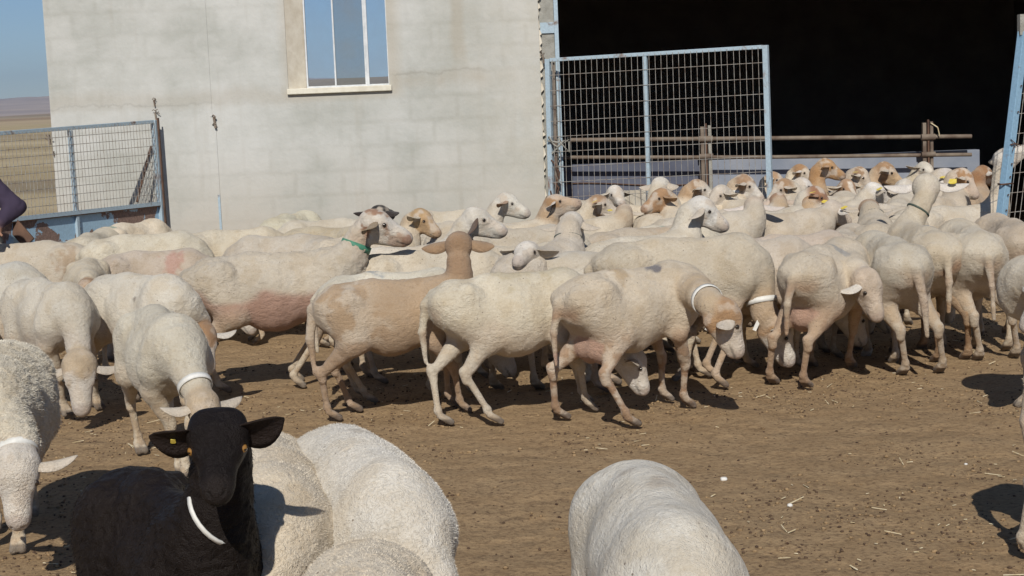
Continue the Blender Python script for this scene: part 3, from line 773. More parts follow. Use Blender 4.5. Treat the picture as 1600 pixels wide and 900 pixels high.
# far terrain all round (it is also what the window mirrors)
na, nr_ = 900, 46
th = np.linspace(0, 2 * math.pi, na, endpoint=False); rr_ = np.concatenate([np.linspace(880, 4200, 26), np.linspace(4600, 16000, 20)])
TH, RR = np.meshgrid(th, rr_, indexing='ij'); hx, hy = (RR * np.cos(TH)).ravel(), (RR * np.sin(TH)).ravel()
q = np.stack([hx, hy, np.zeros_like(hx)], 1); r1 = RR.ravel()
hz = -1.2 + sstep(r1, 900, 2400) * (fbm(q, .0011, 3, 2) * 34 - 8) + sstep(r1, 1500, 4000) * 6
hz += sstep(r1, 5500, 12500) * (30 + fbm(q, .00045, 5, 5) * 225 + fbm(q, .0016, 3, 8) * 60)
hz += sstep(-hy, 1200, 2600) * sstep(r1, 1500, 3200) * (30 + fbm(q, .0013, 3, 12) * 50)
hz = np.where(r1 > 15500, -60, hz); q[:, 2] = hz
ii = np.arange(na * nr_).reshape(na, nr_); i2 = np.roll(ii, -1, 0)
Qh = np.stack([ii[:, :-1], i2[:, :-1], i2[:, 1:], ii[:, 1:]], -1).reshape(-1, 4)[:, ::-1]
tag(link('hills', mesh_np('hills', q, Qh), MAT['hills']), kind='structure')

# ------------------------------------------------------------------ barn
WY = 13.6                                   # face of the plastered wall
def wx(px, Y=WY, py=200): return at_y(px, py, Y).x
barn = empty('barn', (0, WY, 0)); tag(barn, 'large grey plastered block barn with a mirrored window and a wide dark doorway', 'barn')
def bpart(mb, name, mat, parent=barn, bevel=0):
    o = mb.build(name, mat, parent, bevel); o.location = (0, -WY, 0) if parent is barn else (0, 0, 0); return o
XL, XR = at_y(66, 0, WY).x, at_y(840, 0, WY).x; WX0, WX1 = at_y(443, 0, WY).x, at_y(604, 0, WY + .15).x; WZ0, WZ1 = 1.700, 3.05; HT = 3.9
# wall face as a finely cut sheet with thickness, its left edge slightly ragged
m = MB()
m.box(XL, WX0, WY, WY + .22, -.1, HT); m.box(WX1, XR, WY, WY + .22, -.1, HT)
m.box(WX0, WX1, WY, WY + .22, -.1, WZ0); m.box(WX0, WX1, WY, WY + .22, WZ1, HT)
wall = bpart(m, 'wall', MAT['wall'])
bm = bmesh.new(); bm.from_mesh(wall.data)
bmesh.ops.remove_doubles(bm, verts=bm.verts, dist=1e-4); dead = [f for f in bm.faces if abs(f.normal.x) > .9 and min(abs(f.calc_center_median().x - a) for a in (WX0, WX1)) < .01 and not (WZ0 < f.calc_center_median().z < WZ1)]
bmesh.ops.delete(bm, geom=dead, context='FACES_ONLY'); bm.to_mesh(wall.data); bm.free()
m = MB(); m.box(XL, XL + .2, WY + .222, WY + 15, -.1, HT); bpart(m, 'side_wall', MAT['wall'])
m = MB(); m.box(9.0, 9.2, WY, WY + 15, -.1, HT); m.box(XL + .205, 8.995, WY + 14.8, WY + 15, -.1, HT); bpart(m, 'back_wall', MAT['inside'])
m = MB(); m.box(4.9, 8.995, WY, WY + .22, -.1, HT); bpart(m, 'front_pier', MAT['wall'])
m = MB(); m.box(XR + .168, 4.895, WY + .01, WY + .21, 3.35, HT); bpart(m, 'lintel', MAT['concrete'])
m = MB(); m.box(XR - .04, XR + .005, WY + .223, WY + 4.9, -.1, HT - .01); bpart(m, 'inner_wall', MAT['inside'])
m = MB(); m.box(XL - .3, 9.4, WY - .25, WY + 15.2, HT + .003, HT + .1); bpart(m, 'roof', MAT['roof'])
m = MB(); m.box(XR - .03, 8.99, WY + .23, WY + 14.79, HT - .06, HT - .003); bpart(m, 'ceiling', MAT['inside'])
# broken edge of the doorway: rough concrete pier, steel channel, a patch of sheet
m = MB(); rnd = random.Random(3)
zz = -.1; xs = []
m.box(XR + .002, XR + .130, WY + .035, WY + .2, -.1, HT - .07); pier = bpart(m, 'door_pier', MAT['concrete'])
m = MB()
zq = .2
while zq < 3.8:
    w_ = rnd.uniform(.006, .028); hq = rnd.uniform(.03, .10)
    m.add([(XR + .001, WY + .002, zq), (XR + w_, WY + .006, zq + hq * .3), (XR + w_ * .6, WY + .010, zq + hq * .8), (XR + .001, WY + .002, zq + hq), (XR + .001, WY + .034, zq), (XR + w_, WY + .034, zq + hq * .3), (XR + w_ * .6, WY + .034, zq + hq * .8), (XR + .001, WY + .034, zq + hq)],
          [(3, 2, 1, 0), (4, 5, 6, 7), (0, 1, 5, 4), (1, 2, 6, 5), (2, 3, 7, 6), (3, 0, 4, 7)]); zq += hq * rnd.uniform(.8, 1.4)
bpart(m, 'broken_plaster_edge', MAT['plaster'])
m = MB(); m.box(XR + .132, XR + .166, WY + .012, WY + .06, -.1, 3.34); bpart(m, 'door_post', MAT['blue'])
m = MB(); m.box(XR + .012, XR + .131, WY + .020, WY + .033, 2.085, 2.175); bpart(m, 'steel_patch', MAT['blue'])
# window: splayed reveal, frame, three panes, sill
win = bpart(MB(), 'window', None) if False else empty('window'); win.parent = barn; win.location = (0, -WY, 0)
def wpart(mb, name, mat, bevel=0): return mb.build(name, mat, win, bevel)
GY_ = WY + .15; GX0 = at_y(472, 0, WY + .15).x
m = MB(); m.add([(WX0 + .002, WY - .003, WZ0), (GX0, GY_, WZ0), (GX0, GY_, WZ1), (WX0 + .002, WY - .003, WZ1), (WX0 + .002, GY_ + .05, WZ0), (WX0 + .002, GY_ + .05, WZ1), (GX0, GY_ + .05, WZ0), (GX0, GY_ + .05, WZ1)],
                [(0, 1, 2, 3), (1, 6, 7, 2), (0, 3, 5, 4), (4, 5, 7, 6), (0, 4, 6, 1), (3, 2, 7, 5)]); wpart(m, 'reveal', MAT['plaster'])
m = MB(); m.box(WX0 - .01, WX1 + .02, WY - .035, GY_ - .012, WZ0 - .042, WZ0 + .006); wpart(m, 'sill', MAT['sill'], .006)
m = MB()
t_ = .013; M1 = at_y(517, 0, WY + .15).x; M2 = at_y(565, 0, WY + .15).x
for (a, b_) in ((GX0 + .003, GX0 + .003 + t_), (M1, M1 + t_), (M2, M2 + t_), (M2 + .0135, M2 + .034), (WX1 - t_ - .003, WX1 - .003)): m.box(a, b_, GY_ - .012, GY_ + .025, WZ0 + .022, WZ1 - .022)
m.box(GX0 + .003, WX1 - .003, GY_ - .011, GY_ + .025, WZ0 + .007, WZ0 + .0215); m.box(GX0 + .003, WX1 - .003, GY_ - .011, GY_ + .025, WZ1 - .0215, WZ1 - .003)
wpart(m, 'window_frame', MAT['alu'])
m = MB(); m.box(GX0 + .017, M1 - .001, GY_ + .006, GY_ + .011, WZ0 + .022, WZ1 - .022); wpart(m, 'pane', MAT['pane'])
m = MB(); m.box(M1 + t_ + .001, M2 - .001, GY_ + .003, GY_ + .013, WZ0 + .022, WZ1 - .022); wpart(m, 'pane', MAT['pane2'])
m = MB(); m.box(M2 + .035, WX1 - t_ - .004, GY_ + .006, GY_ + .011, WZ0 + .022, WZ1 - .022); wpart(m, 'pane', MAT['pane'])
# conduit and old hinge brackets left in the wall
m = MB(); cx = wx(342, WY, 300); m.box(cx - .010, cx + .010, WY - .008, WY + .001, .40, 1.42); bpart(m, 'conduit', MAT['wall'])
m = MB(); m.box(cx - .010, cx + .010, WY - .012, WY - .0082, .50, .84); bpart(m, 'conduit_cover', MAT['blue'])
m = MB(); m.box(cx - .012 - .02, cx + .004 - .02, WY - .006, WY + .001, 1.50, 3.8); bpart(m, 'plaster_rib', MAT['wall'])
def bracket(px, py, sc, seed):
    rn = random.Random(seed); c = at_y(px, py, WY); m = MB()
    m.bar(c + Vector((0, -.02, .02)) * sc, c + Vector((.01, -.02, -.075)) * sc, .018 * sc, .03 * sc)
    for k in range(3):
        a = c + Vector((rn.uniform(-.02, .02), -.005, rn.uniform(-.05, .04))) * sc
        bq = a + Vector((rn.uniform(-.04, .05), -.03, rn.uniform(-.02, .04))) * sc
        m.tube([a, (a + bq) / 2 + Vector((0, -.02, .01)), bq], .005 * sc)
    bpart(m, 'hinge_bracket', MAT['rust'])
bracket(335, 186, 1.0, 1); bracket(241, 158, .6, 2); bracket(243, 178, .7, 5)
bracket(77, 214, .9, 3); bracket(84, 238, .45, 4); bracket(848, 88, .8, 6)

# ------------------------------------------------------------------ feed trough and pen rails inside
TY = WY + 2.45
def tz(px, py, Y): return at_y(px, py, Y)
a = tz(872, 243, TY); b2 = tz(1097, 243, TY)
tr = empty('feed_trough', (a.x, TY, 0)); tag(tr, 'low blue-grey trough wall running behind the flock inside the doorway', 'feed trough')
def tp(mb, name, mat, bevel=0):
    o = mb.build(name, mat, tr, bevel); o.location = (-a.x, -TY, 0); return o
zt = .875
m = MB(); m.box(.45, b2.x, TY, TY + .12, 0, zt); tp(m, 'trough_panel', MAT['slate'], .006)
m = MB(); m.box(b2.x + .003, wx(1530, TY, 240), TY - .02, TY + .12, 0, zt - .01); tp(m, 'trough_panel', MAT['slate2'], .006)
m = MB()
for zq, w_ in ((.50, .02), (.66, .014)):
    pts = [(x, TY - .008 - .003, zq + .03 * math.sin(x * 3 + zq * 9)) for x in np.linspace(.5, b2.x - .02, 14)]
    m.tube(pts, .006)
tp(m, 'slack_wire', MAT['darkrust'])
RY = TY - .22
fence = empty('pen_rail', (1.6, RY, 0)); tag(fence, 'rusted pipe rails on two steel posts in front of the trough in the doorway', 'rail fence')
def fp(mb, name, mat, bevel=0):
    o = mb.build(name, mat, fence, bevel); o.location = (-1.6, -RY, 0); return o
def railz(px, py): return at_y(px, py, RY)
p0, p1, p2 = railz(872, 219), railz(1200, 216), railz(1518, 213)
m = MB(); m.tube([(p0.x, RY, p0.z), (p1.x, RY, p1.z), (p2.x, RY, p2.z)], .021, 12); fp(m, 'rail', MAT['rust'])
p0, p1, p2 = railz(872, 246), railz(1200, 245.5), railz(1518, 241.5)
m = MB(); m.tube([(p0.x, RY, p0.z), (p1.x, RY, p1.z), (p2.x, RY, p2.z)], .019, 12); fp(m, 'rail', MAT['rust'])
for (px, pt) in ((1100, 196), (1446, 190)):
    t2 = railz(px, pt); m = MB()
    m.bar((t2.x - .028, RY - .05, -.02), (t2.x - .028, RY - .05, t2.z - .01), .035, .05, (0, 1, 0)); fp(m, 'post', MAT['rust'], .003)
    m = MB(); m.bar((t2.x + .008, RY - .06, -.02), (t2.x + .008, RY - .06, t2.z + .02), .018, .04, (0, 1, 0)); fp(m, 'post_stay', MAT['darkrust'])
    m = MB(); m.bar((t2.x + .045, RY - .05, -.02), (t2.x + .045, RY - .05, t2.z), .03, .03, (0, 1, 0)); fp(m, 'post', MAT['concrete' if px < 1200 else 'rust'], .003)
    m = MB(); q1 = railz(px, 217 if px < 1200 else 214); m.tube([(q1.x - .06, RY - .075, q1.z), (q1.x + .075, RY - .075, q1.z)], .031, 12); fp(m, 'clamp', MAT['rust']); m = MB(); m.tube([(q1.x - .06, RY - .075, q1.z - .17), (q1.x + .075, RY - .075, q1.z - .17)], .027, 12); fp(m, 'clamp', MAT['rust'])
m = MB(); q1 = railz(1451, 192); q2 = railz(1466, 212); m.tube([q1 + Vector((0, -.08, 0)), (q1 + q2) / 2 + Vector((.02, -.08, .02)), q2 + Vector((0, -.05, 0))], .006); fp(m, 'tie_rope', MAT['straw'])

# ------------------------------------------------------------------ mesh gates
def mesh_gate(name, label, A, B, C, D, nv, nh, post_w, mats, mids=(), bottom=True, panel=None):
    """A,B = top left/right, C,D = bottom left/right in world space"""
    A, B, C, D = map(Vector, (A, B, C, D)); root = empty(name, (A.x, A.y, 0)); tag(root, label, 'gate', 'mesh gates of the sheep yard')
    off = -Vector((A.x, A.y, 0))
    def part(mb, nm, mat, bevel=0):
        o = mb.build(nm, mat, root, bevel); o.location = off; return o
    nrm = (B - A).cross(C - A).normalized()
    if nrm.y > 0: nrm = -nrm
    def pt(u, v): return (A * (1 - u) + B * u) * (1 - v) + (C * (1 - u) + D * u) * v
    m = MB(); m.bar(pt(0, 0) + Vector((0, 0, .01)), pt(0, 1), post_w, post_w, nrm); part(m, 'gate_post', mats[0], .003)
    m = MB(); m.bar(pt(1, 0) + Vector((0, 0, .012)), pt(1, 1), post_w, post_w, nrm); part(m, 'gate_post', mats[1], .003)
    e = (B - A).normalized() * (post_w / 2 + .001)
    m = MB(); m.bar(pt(0, 0) + e, pt(1, 0) - e, .03, .03); part(m, 'top_rail', mats[0], .003)
    for u in mids:
        m = MB(); dn = (C - A).normalized() * .017; m.bar(pt(u, 0) + dn, pt(u, 1 if panel is None else 1) - dn * .1, .034, .03, nrm); part(m, 'middle_post', mats[0], .003)
    if bottom:
        m = MB(); m.bar(pt(0, 1) + e, pt(1, 1) - e, .03, .03); part(m, 'bottom_rail', mats[0], .003)
    vm = panel if panel else 1.0
    m = MB(); rn = random.Random(len(label)); o1 = nrm * .019; o2 = nrm * .0235
    for i in range(1, nv):
        u = i / nv; u1 = u + rn.uniform(-.001, .001); dv = rn.uniform(-.002, .002)
        m.tube([pt(u1, 0) + o2, pt(u + dv, vm * .5) + o2, pt(u1 - dv, vm) + o2], .0022, 5, False)
    for j in range(1, nh):
        v = vm * j / nh; m.tube([pt(0, v) + o1, pt(.5, v + rn.uniform(-.002, .002)) + o1, pt(1, v) + o1], .0024, 5, False)
    part(m, 'mesh_panel', MAT['wire'])
    return root, pt, part, nrm
# middle gate, hinged at the doorway edge and standing ajar
Ya, Yb = WY - .10, WY - 1.0
A = at_y(856, 94, Ya); B = at_y(1196, 73, Yb); D = B + Vector((.015, 0, -1.58)); C = Vector((at_y(861, 310, Ya).x, Ya, A.z - 1.66))
A_ = A
gate1, pt1, part1, n1 = mesh_gate('mesh_gate', 'tall wire mesh gate with pale blue frame standing ajar across the dark doorway', A, B, C, D, 37, 13, .042, (MAT['blue'], MAT['blue']), (.463,))
m = MB(); m.bar(Vector((A.x + .045, Ya + .01, A.z - .02)), Vector((C.x + .05, Ya + .01, C.z)), .02, .03, (0, 1, 0)); part1(m, 'post_strip', MAT['rust'])
m = MB(); hp = at_y(872, 218, Ya - .05)
rn = random.Random(8)
pts = [hp + Vector((rn.uniform(-.10, .10), rn.uniform(-.03, .03), rn.uniform(-.03, .03) if k % 3 else rn.uniform(-.14, .02))) for k in range(16)]
m.tube(pts, .008, 6); part1(m, 'tie_rope', MAT['concrete'])
m = MB()
for k in range(7):
    v = at_y(866 + rn.uniform(-6, 6), 250 + k * 12, Ya - .03); m.tube([v, v + Vector((rn.uniform(-.02, .06), -.01, -.04)), v + Vector((rn.uniform(0, .08), 0, -.09 - rn.random() * .05))], .007, 6)
part1(m, 'loose_rope_end', MAT['darkrust'])
# right gate: sagging, its near post leaning
Yr = 10.35
A = at_y(1599, 52, Yr); C = at_y(1563, 352, Yr); C = C + (C - A) * .35; B = A + Vector((1.5, .9, .02)); D = C + Vector((1.62, .9, .02))
gate2, pt2, part2, n2 = mesh_gate('mesh_gate', 'leaning mesh gate with bright blue post at the right edge of the yard', A, B, C, D, 38, 13, .052, (MAT['blue_r'], MAT['blue_r']), (.5,))
m = MB(); top_ = pt2(0, 0); m.box(top_.x - .03, top_.x + .05, top_.y - .03, top_.y + .03, top_.z - .01, top_.z + .12); part2(m, 'post_cap', MAT['concrete'])
for v in (.20, .30, .5, .55, .62, .68, .74, .8, .86, .92):
    m = MB(); c = pt2(0, v) + n2 * .033; m.tube([c, c + n2 * .004], .006, 8); part2(m, 'rivet', MAT['darkrust'])
m = MB(); c = pt2(0, .58); m.tube([c + Vector((-.036, -.035, 0)), c + Vector((.036, -.04, .005)), c + Vector((.036, .04, 0)), c + Vector((-.036, .036, 0)), c + Vector((-.036, -.035, 0))], .006, 6); part2(m, 'wire_tie', MAT['darkrust']); m = MB(); c = pt2(0, .42)
for k in range(7): m.tube([c + n2 * .04, c + n2 * .05 + Vector((rn.uniform(-.06, .06), 0, rn.uniform(-.05, .05)))], .003, 5)
part2(m, 'wire_tie', MAT['darkrust'])
# left gate: mesh above, peeling blue sheet below
Yc, Yd = WY - .12, WY - 2.2
B = at_y(241, 190, Yc); D = at_y(254, 362, Yc); A = at_y(-60, 213, Yd); C = at_y(-60, 398, Yd)
C = Vector((A.x, A.y, C.z))
gate3, pt3, part3, n3 = mesh_gate('mesh_gate', 'low blue gate on the left with mesh above a peeling painted sheet', A, B, C, D, 56, 10, .05, (MAT['blue'], MAT['blue']), (.52,), panel=.725)
m = MB(); u0, u1 = .006, .994
def thick(q0, q1, q2, q3, t, mat, nm):
    m = MB(); o_ = n3 * t; vs = [q0, q1, q2, q3, q0 + o_, q1 + o_, q2 + o_, q3 + o_]
    m.add(vs, [(0, 1, 2, 3), (7, 6, 5, 4), (0, 4, 5, 1), (1, 5, 6, 2), (2, 6, 7, 3), (3, 7, 4, 0)]); return part3(m, nm, mat)
thick(pt3(u0, .76) - n3 * .012, pt3(.517 - .004, .76) - n3 * .012, pt3(.517 - .004, .985) - n3 * .012, pt3(u0, .985) - n3 * .012, .005, MAT['panel'], 'sheet_panel')
thick(pt3(.533, .76) - n3 * .012, pt3(u1, .76) - n3 * .012, pt3(u1, .985) - n3 * .012, pt3(.533, .985) - n3 * .012, .005, MAT['panel'], 'sheet_panel')
m = MB(); m.bar(pt3(.01, .742), pt3(.99, .742), .045, .03); part3(m, 'middle_rail', MAT['blue'])
m = MB(); m.bar(pt3(.01, .757) + Vector((0, -.012, 0)), pt3(.99, .757) + Vector((0, -.012, 0)), .03, .02); part3(m, 'rail_underside', MAT['darkrust'])
m = MB(); m.bar(at_y(236, 228, Yc - .05), at_y(214, 316, Yc - .12), .018, .018, (0, 1, 0)); part3(m, 'brace', MAT['darkrust'])
c0 = pt3(.36, .80) + n3 * .03; 
m = MB(); q0 = at_y(24, 345, Yd + .55); q1 = at_y(52, 378, Yd + .50); m.bar(q0 + Vector((-.02, -.1, .02)), q1 + Vector((0, -.1, 0)), .02, .10, (1, 0, .6)); part3(m, 'brace_board', MAT['darkrust'])
m = MB(); m.bar(B + Vector((.032, -.0, .03)), D + Vector((.032, 0, 0)), .012, .045, (0, 1, 0)); part3(m, 'post_strip', MAT['darkrust'])  # dark strip stands in for the thin shadow right of the post
# ------------------------------------------------------------------ the flock
B_ = []
def S(label, mat='coat', collar=None, tags=None, fix=False, **k):
    if 'head' in k and 'top' not in k: k['_crowd'] = True; k['hz'] = k.get('hz', .88) - .06
    k['label'] = label; k['_mat'] = mat; k['_collar'] = collar; k['_tags'] = tags; k['_fix'] = fix
    b = Beast(k); B_.append(b); return b
BLUE_M = (.13, .20, .30); GREEN_M = (.22, .36, .30); NAVY = (.07, .08, .13)
# --- nearest animals
goat = S('black goat with upright face looking at the camera and white neck strap', 'black', 'white_collar', (-1,), True,
  top=(256, 744), h=-60, s=.97, w=.76, hd=(342, 678, -1), neck=.36, face=(-84, -30), hwid=1.10, brow=True, earc2=0, muz=(.035, .028, .026), fmot=0, tagk=.35, fuzz=(30000, .014, .0007, 'hair'), lean=(-1, 0, -1.2), leank=1.9, coat=(.015, .011, .010), belly=(.015, .011, .010), fc=(.014, .011, .011), leg=BLK, leg2=BLK,
  earl=.112, earw=.095, droop=0, droopl=-16, droopr=-2, eback=0, curl=.35, fl=.86, ef=(.98, .15), eyel=.0465, eyef=.7, hs=.79, cat='goat', group='goat among the sheep', rump=0, bare=0, fleece=.006, eyem='amber', eyer=.0115, collar_t=.40, collar_tilt=0, cw=.010, nr=.84, cside=1.0, crx=1.25, earc=(.03, .022, .02))
S('thick-fleeced sheep behind the black goat, its back turned up to the sun', 'wool', None, None, True,
  top=(410, 690), h=-78, w=.78, nr=.82, ovoid=.82, clip=.002, fuzz=(50000, .005, .0006, 'fleece'), fleece=.004, coat=PALE, bare=.1, pose='down', face=(-80, -70), sq=.95)
S('woolly pale sheep just right of the black goat with speckled back', 'wool', None, None, True,
  top=(566, 682), h=-70, w=.74, nr=.80, ovoid=.79, clip=.001, fuzz=(45000, .005, .0005, 'fleece'), fleece=.003, coat=(.68, .645, .58), bare=.1, pose='down', face=(-70, -65), sq=.9,
  marks=((-.12, .03, .68, .07, (.25, .2, .15), .35),))
S('small woolly sheep cut off by the bottom edge in front of the speckled one', 'wool', None, None, True,
  top=(570, 830), ax=-.28, h=-86, s=.93, w=.80, ovoid=.80, fuzz=(30000, .006, .0006, 'fleece'), fleece=.004, coat=PALE, bare=.1, pose='down', face=(-90, -60), sq=.8)
S('smooth white shorn sheep seen from above alone at the bottom of the yard', 'coat', None, None, True,
  top=(992, 706), ax=-.26, h=-86, s=1.0, w=.72, nr=.84, ovoid=.80, clip=.001, coat=(.68, .65, .58), bare=.05, pose='down', face=(-60, -70), sq=.92,
  marks=((-.15, -.02, .68, .05, (.35, .27, .2), .4), (0, .02, .70, .05, (.4, .32, .24), .4)))
S('curly-fleeced sheep at the left edge with its white head lowered', 'wool', 'white_collar', None, True,
  top=(-4, 544), h=-80, s=1.0, w=1.0, ovoid=.86, fleece=.014, fuzz=(60000, .009, .0009, 'fleece'), coat=(.60, .55, .45), bare=.1, hd=(26, 722, -1), face=(-84, -70), droop=6, earl=.135, earw=.055, hs=.98, hwid=1.1,
  feet=dict(fl=(30, 862), fr=(-30, 850), rl=(58, 790)), sq=.92, collar_t=.9, leg=PALE)
S('sheep at the bottom right edge with only a pale hind leg in view', 'coat', None, None, True,
  top=(1806, 507), h=8, s=1.02, pose='down', face=(10, -60), feet=dict(rr=(1592, 862), rl=(1640, 820)))
# --- left group
S('white shorn sheep walking towards the goat with a white collar on its lowered neck', 'coat', 'white_collar', None, True,
  top=(248, 480), h=-64, s=.98, w=.98, hd=(316, 628, -1), face=(-58, -68), feet=dict(rr=(213, 703), fr=(272, 722), fl=(292, 748)), coat=(.63, .59, .49), bare=.25, collar_t=.78, hs=1.0, fmode='cap', fc2=(.52, .42, .30), hump=.01)
S('white sheep with long face hanging straight down left of the white-collared one', 'coat', None, None, True,
  top=(72, 432), h=-52, s=1.0, hd=(124, 568, -1), face=(-78, -68), feet=dict(fr=(103, 640), fl=(135, 622)), coat=(.60, .56, .48), bare=.5, belly=(.48, .38, .32), fmode='cap', fc2=(.52, .42, .30), droop=30, hs=1.16, neck=.36, nr=.85, hwid=1.05)
S('cream sheep facing the camera with tan forehead and white blaze', 'coat', None, None, True,
  top=(133, 402), h=-78, s=.95, hd=(137, 450, -1), face=(-84, -55), fmode='blaze', fc2=(.40, .25, .14), droop=30, earl=.10)
S('white sheep behind the white-collared one with its tan forehead bent down', 'coat', None, None, True,
  top=(216, 424), h=-42, s=1.0, hd=(316, 520, 0), face=(-66, -58), fmode='cap', fc2=ORANGE, earc=FACEW, coat=(.62, .58, .50), marks=((.12, -.1, .60, .02, (.15, .12, .1), .7),), neck=.42)
S('large pinkish shorn sheep with green collar and speckled white face in profile', 'coat', 'green_collar', None, True,
  top=(428, 388), h=9, s=1.08, len=1.2, w=1.0, hd=(579, 347, 0), face=(-4, -20), feet=dict(rr=(352, 588), fr=(425, 560), fl=(400, 545)), coat=(.55, .49, .40), belly=(.44, .265, .205), bare=1.0, clip=.014, fmode='patch', fc2=(.36, .20, .12),
  droop=20, collar_t=.58, crx=1.05, crz=1.05, hs=1.08, rump=.6, neckc=(.50, .36, .26), nr=.92, earc=(.34, .26, .17), cw=.035)
S('pinkish shorn sheep between the left group and the green-collared one', 'coat', None, None, False,
  top=(238, 388), h=6, s=1.0, coat=(.52, .44, .36), belly=(.50, .33, .27), bare=.9, pose='down', marks=((.15, -.08, .62, .09, (.50, .22, .18), .5),))
S('white sheep with stained tail standing in front of the blue gate sheet', 'coat', None, None, False,
  top=(222, 362), h=8, s=1.03, coat=(.62, .57, .46), bare=.1, pose='down')
S('pale sheep seen from behind below the middle of the blue gate', 'coat', None, None, False,
  top=(146, 359), h=86, s=1.0, coat=(.55, .50, .40), pose='down')
S('sheep with a green paint smudge on its back under the blue gate', 'wool', None, None, False,
  top=(204, 345), h=60, s=1.04, coat=PALE, pose='down', fleece=.004, marks=((-.25, -.02, .70, .05, GREEN_M, .8),))
S('dirty cream sheep at the left edge with brown-stained hindquarters', 'coat', None, None, False,
  top=(42, 374), h=178, s=1.0, len=1.1, coat=(.55, .49, .40), pose='down', marks=((-.3, .08, .55, .13, (.42, .30, .2), .6),))
S('greyish white sheep half outside the left edge with a green leg band', 'coat', None, None, False,
  top=(-28, 408), h=-20, s=1.0, coat=(.58, .56, .50), pose='down')
# --- heads and backs in the middle
S('dark-eared sheep hidden behind the green-collared profile head', 'coat', None, None, False,
  head=(590, 334), h=-30, hz=.86, hl=(.42, 0), face=(60, 0), fc=BLK, earc=(.03, .02, .018), coat=DIRTY, earl=.15, earw=.05, droop=2)
S('tan-faced sheep with green collar looking right beside the green-collared profile head', 'coat', 'green_collar', None, False,
  head=(655, 338), h=35, hz=.86, hl=(.40, -.02), face=(-25, -35), fmode='cap', fc=(.55, .38, .22), fc2=(.50, .34, .18), earc=PALE, coat=PALE, droop=0, neckc=(.50, .38, .25), nr=.9)
S('sheep with white profile face and dark hanging ear behind the tan lamb', 'coat', None, None, False,
  head=(738, 340), h=12, hz=.92, hl=(.44, -.02), face=(-6, -20), coat=(.58, .53, .45), fc=(.72, .69, .63), droopr=62, earc=(.13, .09, .07), earw=.07, hs=1.1)
S('white-headed sheep with brown ear against the plastered wall', 'coat', None, None, False,
  head=(788, 314), h=10, hz=.90, hl=(.44, 0), face=(-14, -24), coat=(.58, .53, .45), fc=(.76, .74, .68), earc=(.45, .30, .20), hs=1.1)
S('pale back rising behind the green-collared sheep nearest the wall conduit', 'coat', None, None, False, top=(360, 355), h=10, s=1.0, coat=(.58, .52, .41), pose='down')
S('greyish shorn back behind the green-collared sheep, line of dirt along it', 'coat', None, None, False, top=(445, 364), h=175, s=1.0, coat=(.52, .47, .40), belly=(.50, .37, .30), bare=.6, pose='down')
S('creamy rounded rump against the wall right of the conduit', 'wool', None, None, False, top=(455, 331), h=70, s=1.02, coat=(.58, .55, .43), pose='down', fleece=.004)
S('white patch-backed sheep by the wall left of the dark-eared one', 'coat', None, None, False, top=(510, 340), h=195, s=1.0, coat=(.60, .55, .46), pose='down')
S('cream back close to the wall above the tan-faced sheep', 'coat', None, None, False, top=(705, 326), h=170, s=.98, coat=(.58, .52, .42), pose='down')
S('cream sheep behind the tan lamb with pale rump under the green collar', 'coat', None, None, False,
  top=(672, 386), h=5, s=1.0, len=1.1, coat=(.58, .52, .42), pose='down')
S('white sheep with blue paint mark directly behind the spotted tan lamb', 'coat', None, None, True,
  top=(610, 420), h=8, s=.96, coat=(.66, .62, .52), pose='down', marks=((-.1, .0, .68, .06, BLUE_M, .5),), feet=dict(rr=(592, 592), rl=(630, 588), fr=(800, 600)))
S('spotted tan lamb with raised head turned away from the camera', 'coat', None, None, True,
  top=(612, 431), h=7, s=.97, w=.97, head=(716, 384), hz=.90, hl=(.40, 0), face=(84, 4), coat=(.40, .285, .18), belly=(.36, .25, .17), bare=.5, spots=(.60, .52, .42), fmot=0, fc=(.37, .245, .15), leg=(.43, .31, .21), leg2=(.50, .38, .28), legk=.8,
  feet=dict(rr=(522, 657), rl=(553, 634), fr=(722, 640), fl=(700, 622)), droop=8, rump=0, earc=(.37, .25, .155), earl=.125, earw=.06, nr=.86, neckc=(.39, .262, .165), neckk=1.0, taily=-.02, taill=.34)
S('big-bellied white sheep in the centre of the flock, head hidden by its neighbour', 'coat', None, None, True,
  top=(800, 421), h=13, s=1.0, w=1.12, len=1.05, hd=(985, 555, 0), face=(0, -65), feet=dict(rr=(775, 663), rl=(697, 666), fr=(925, 632), fl=(900, 612)), coat=(.64, .58, .46), belly=(.58, .47, .38), bare=.6, leg=(.64, .58, .48), legk=.25, rump=.5, neck=.42,
  marks=((.0, .0, .70, .12, (.45, .36, .18), .35), (.2, .0, .69, .1, (.45, .36, .18), .35)), tail=True, taily=.05)
S('thin sheep with dark blue mark, white knotted collar and tan brow nosing the ground', 'coat', 'white_collar', None, True,
  top=(985, 413), h=33, s=1.02, w=.98, hd=(1130, 486, -1), face=(8, -66), feet=dict(rr=(990, 667), rl=(853, 650), fr=(1068, 637), fl=(1034, 627)), coat=(.58, .50, .39), belly=(.55, .44, .34), bare=.6, leg=(.60, .50, .40), leg2=(.40, .25, .15), legk=.9, udder=True, rump=.9, fmode='cap', fc=(.66, .58, .48), fc2=(.45, .28, .15), neckc=(.50, .37, .23), neckk=.6,
  marks=((.12, -.03, .70, .045, NAVY, .75), (-.10, -.03, .68, .07, (.45, .32, .18), .6)), strap=True, collar_t=.74, neck=.42, droop=55, earl=.10, hs=1.05, taily=.04)
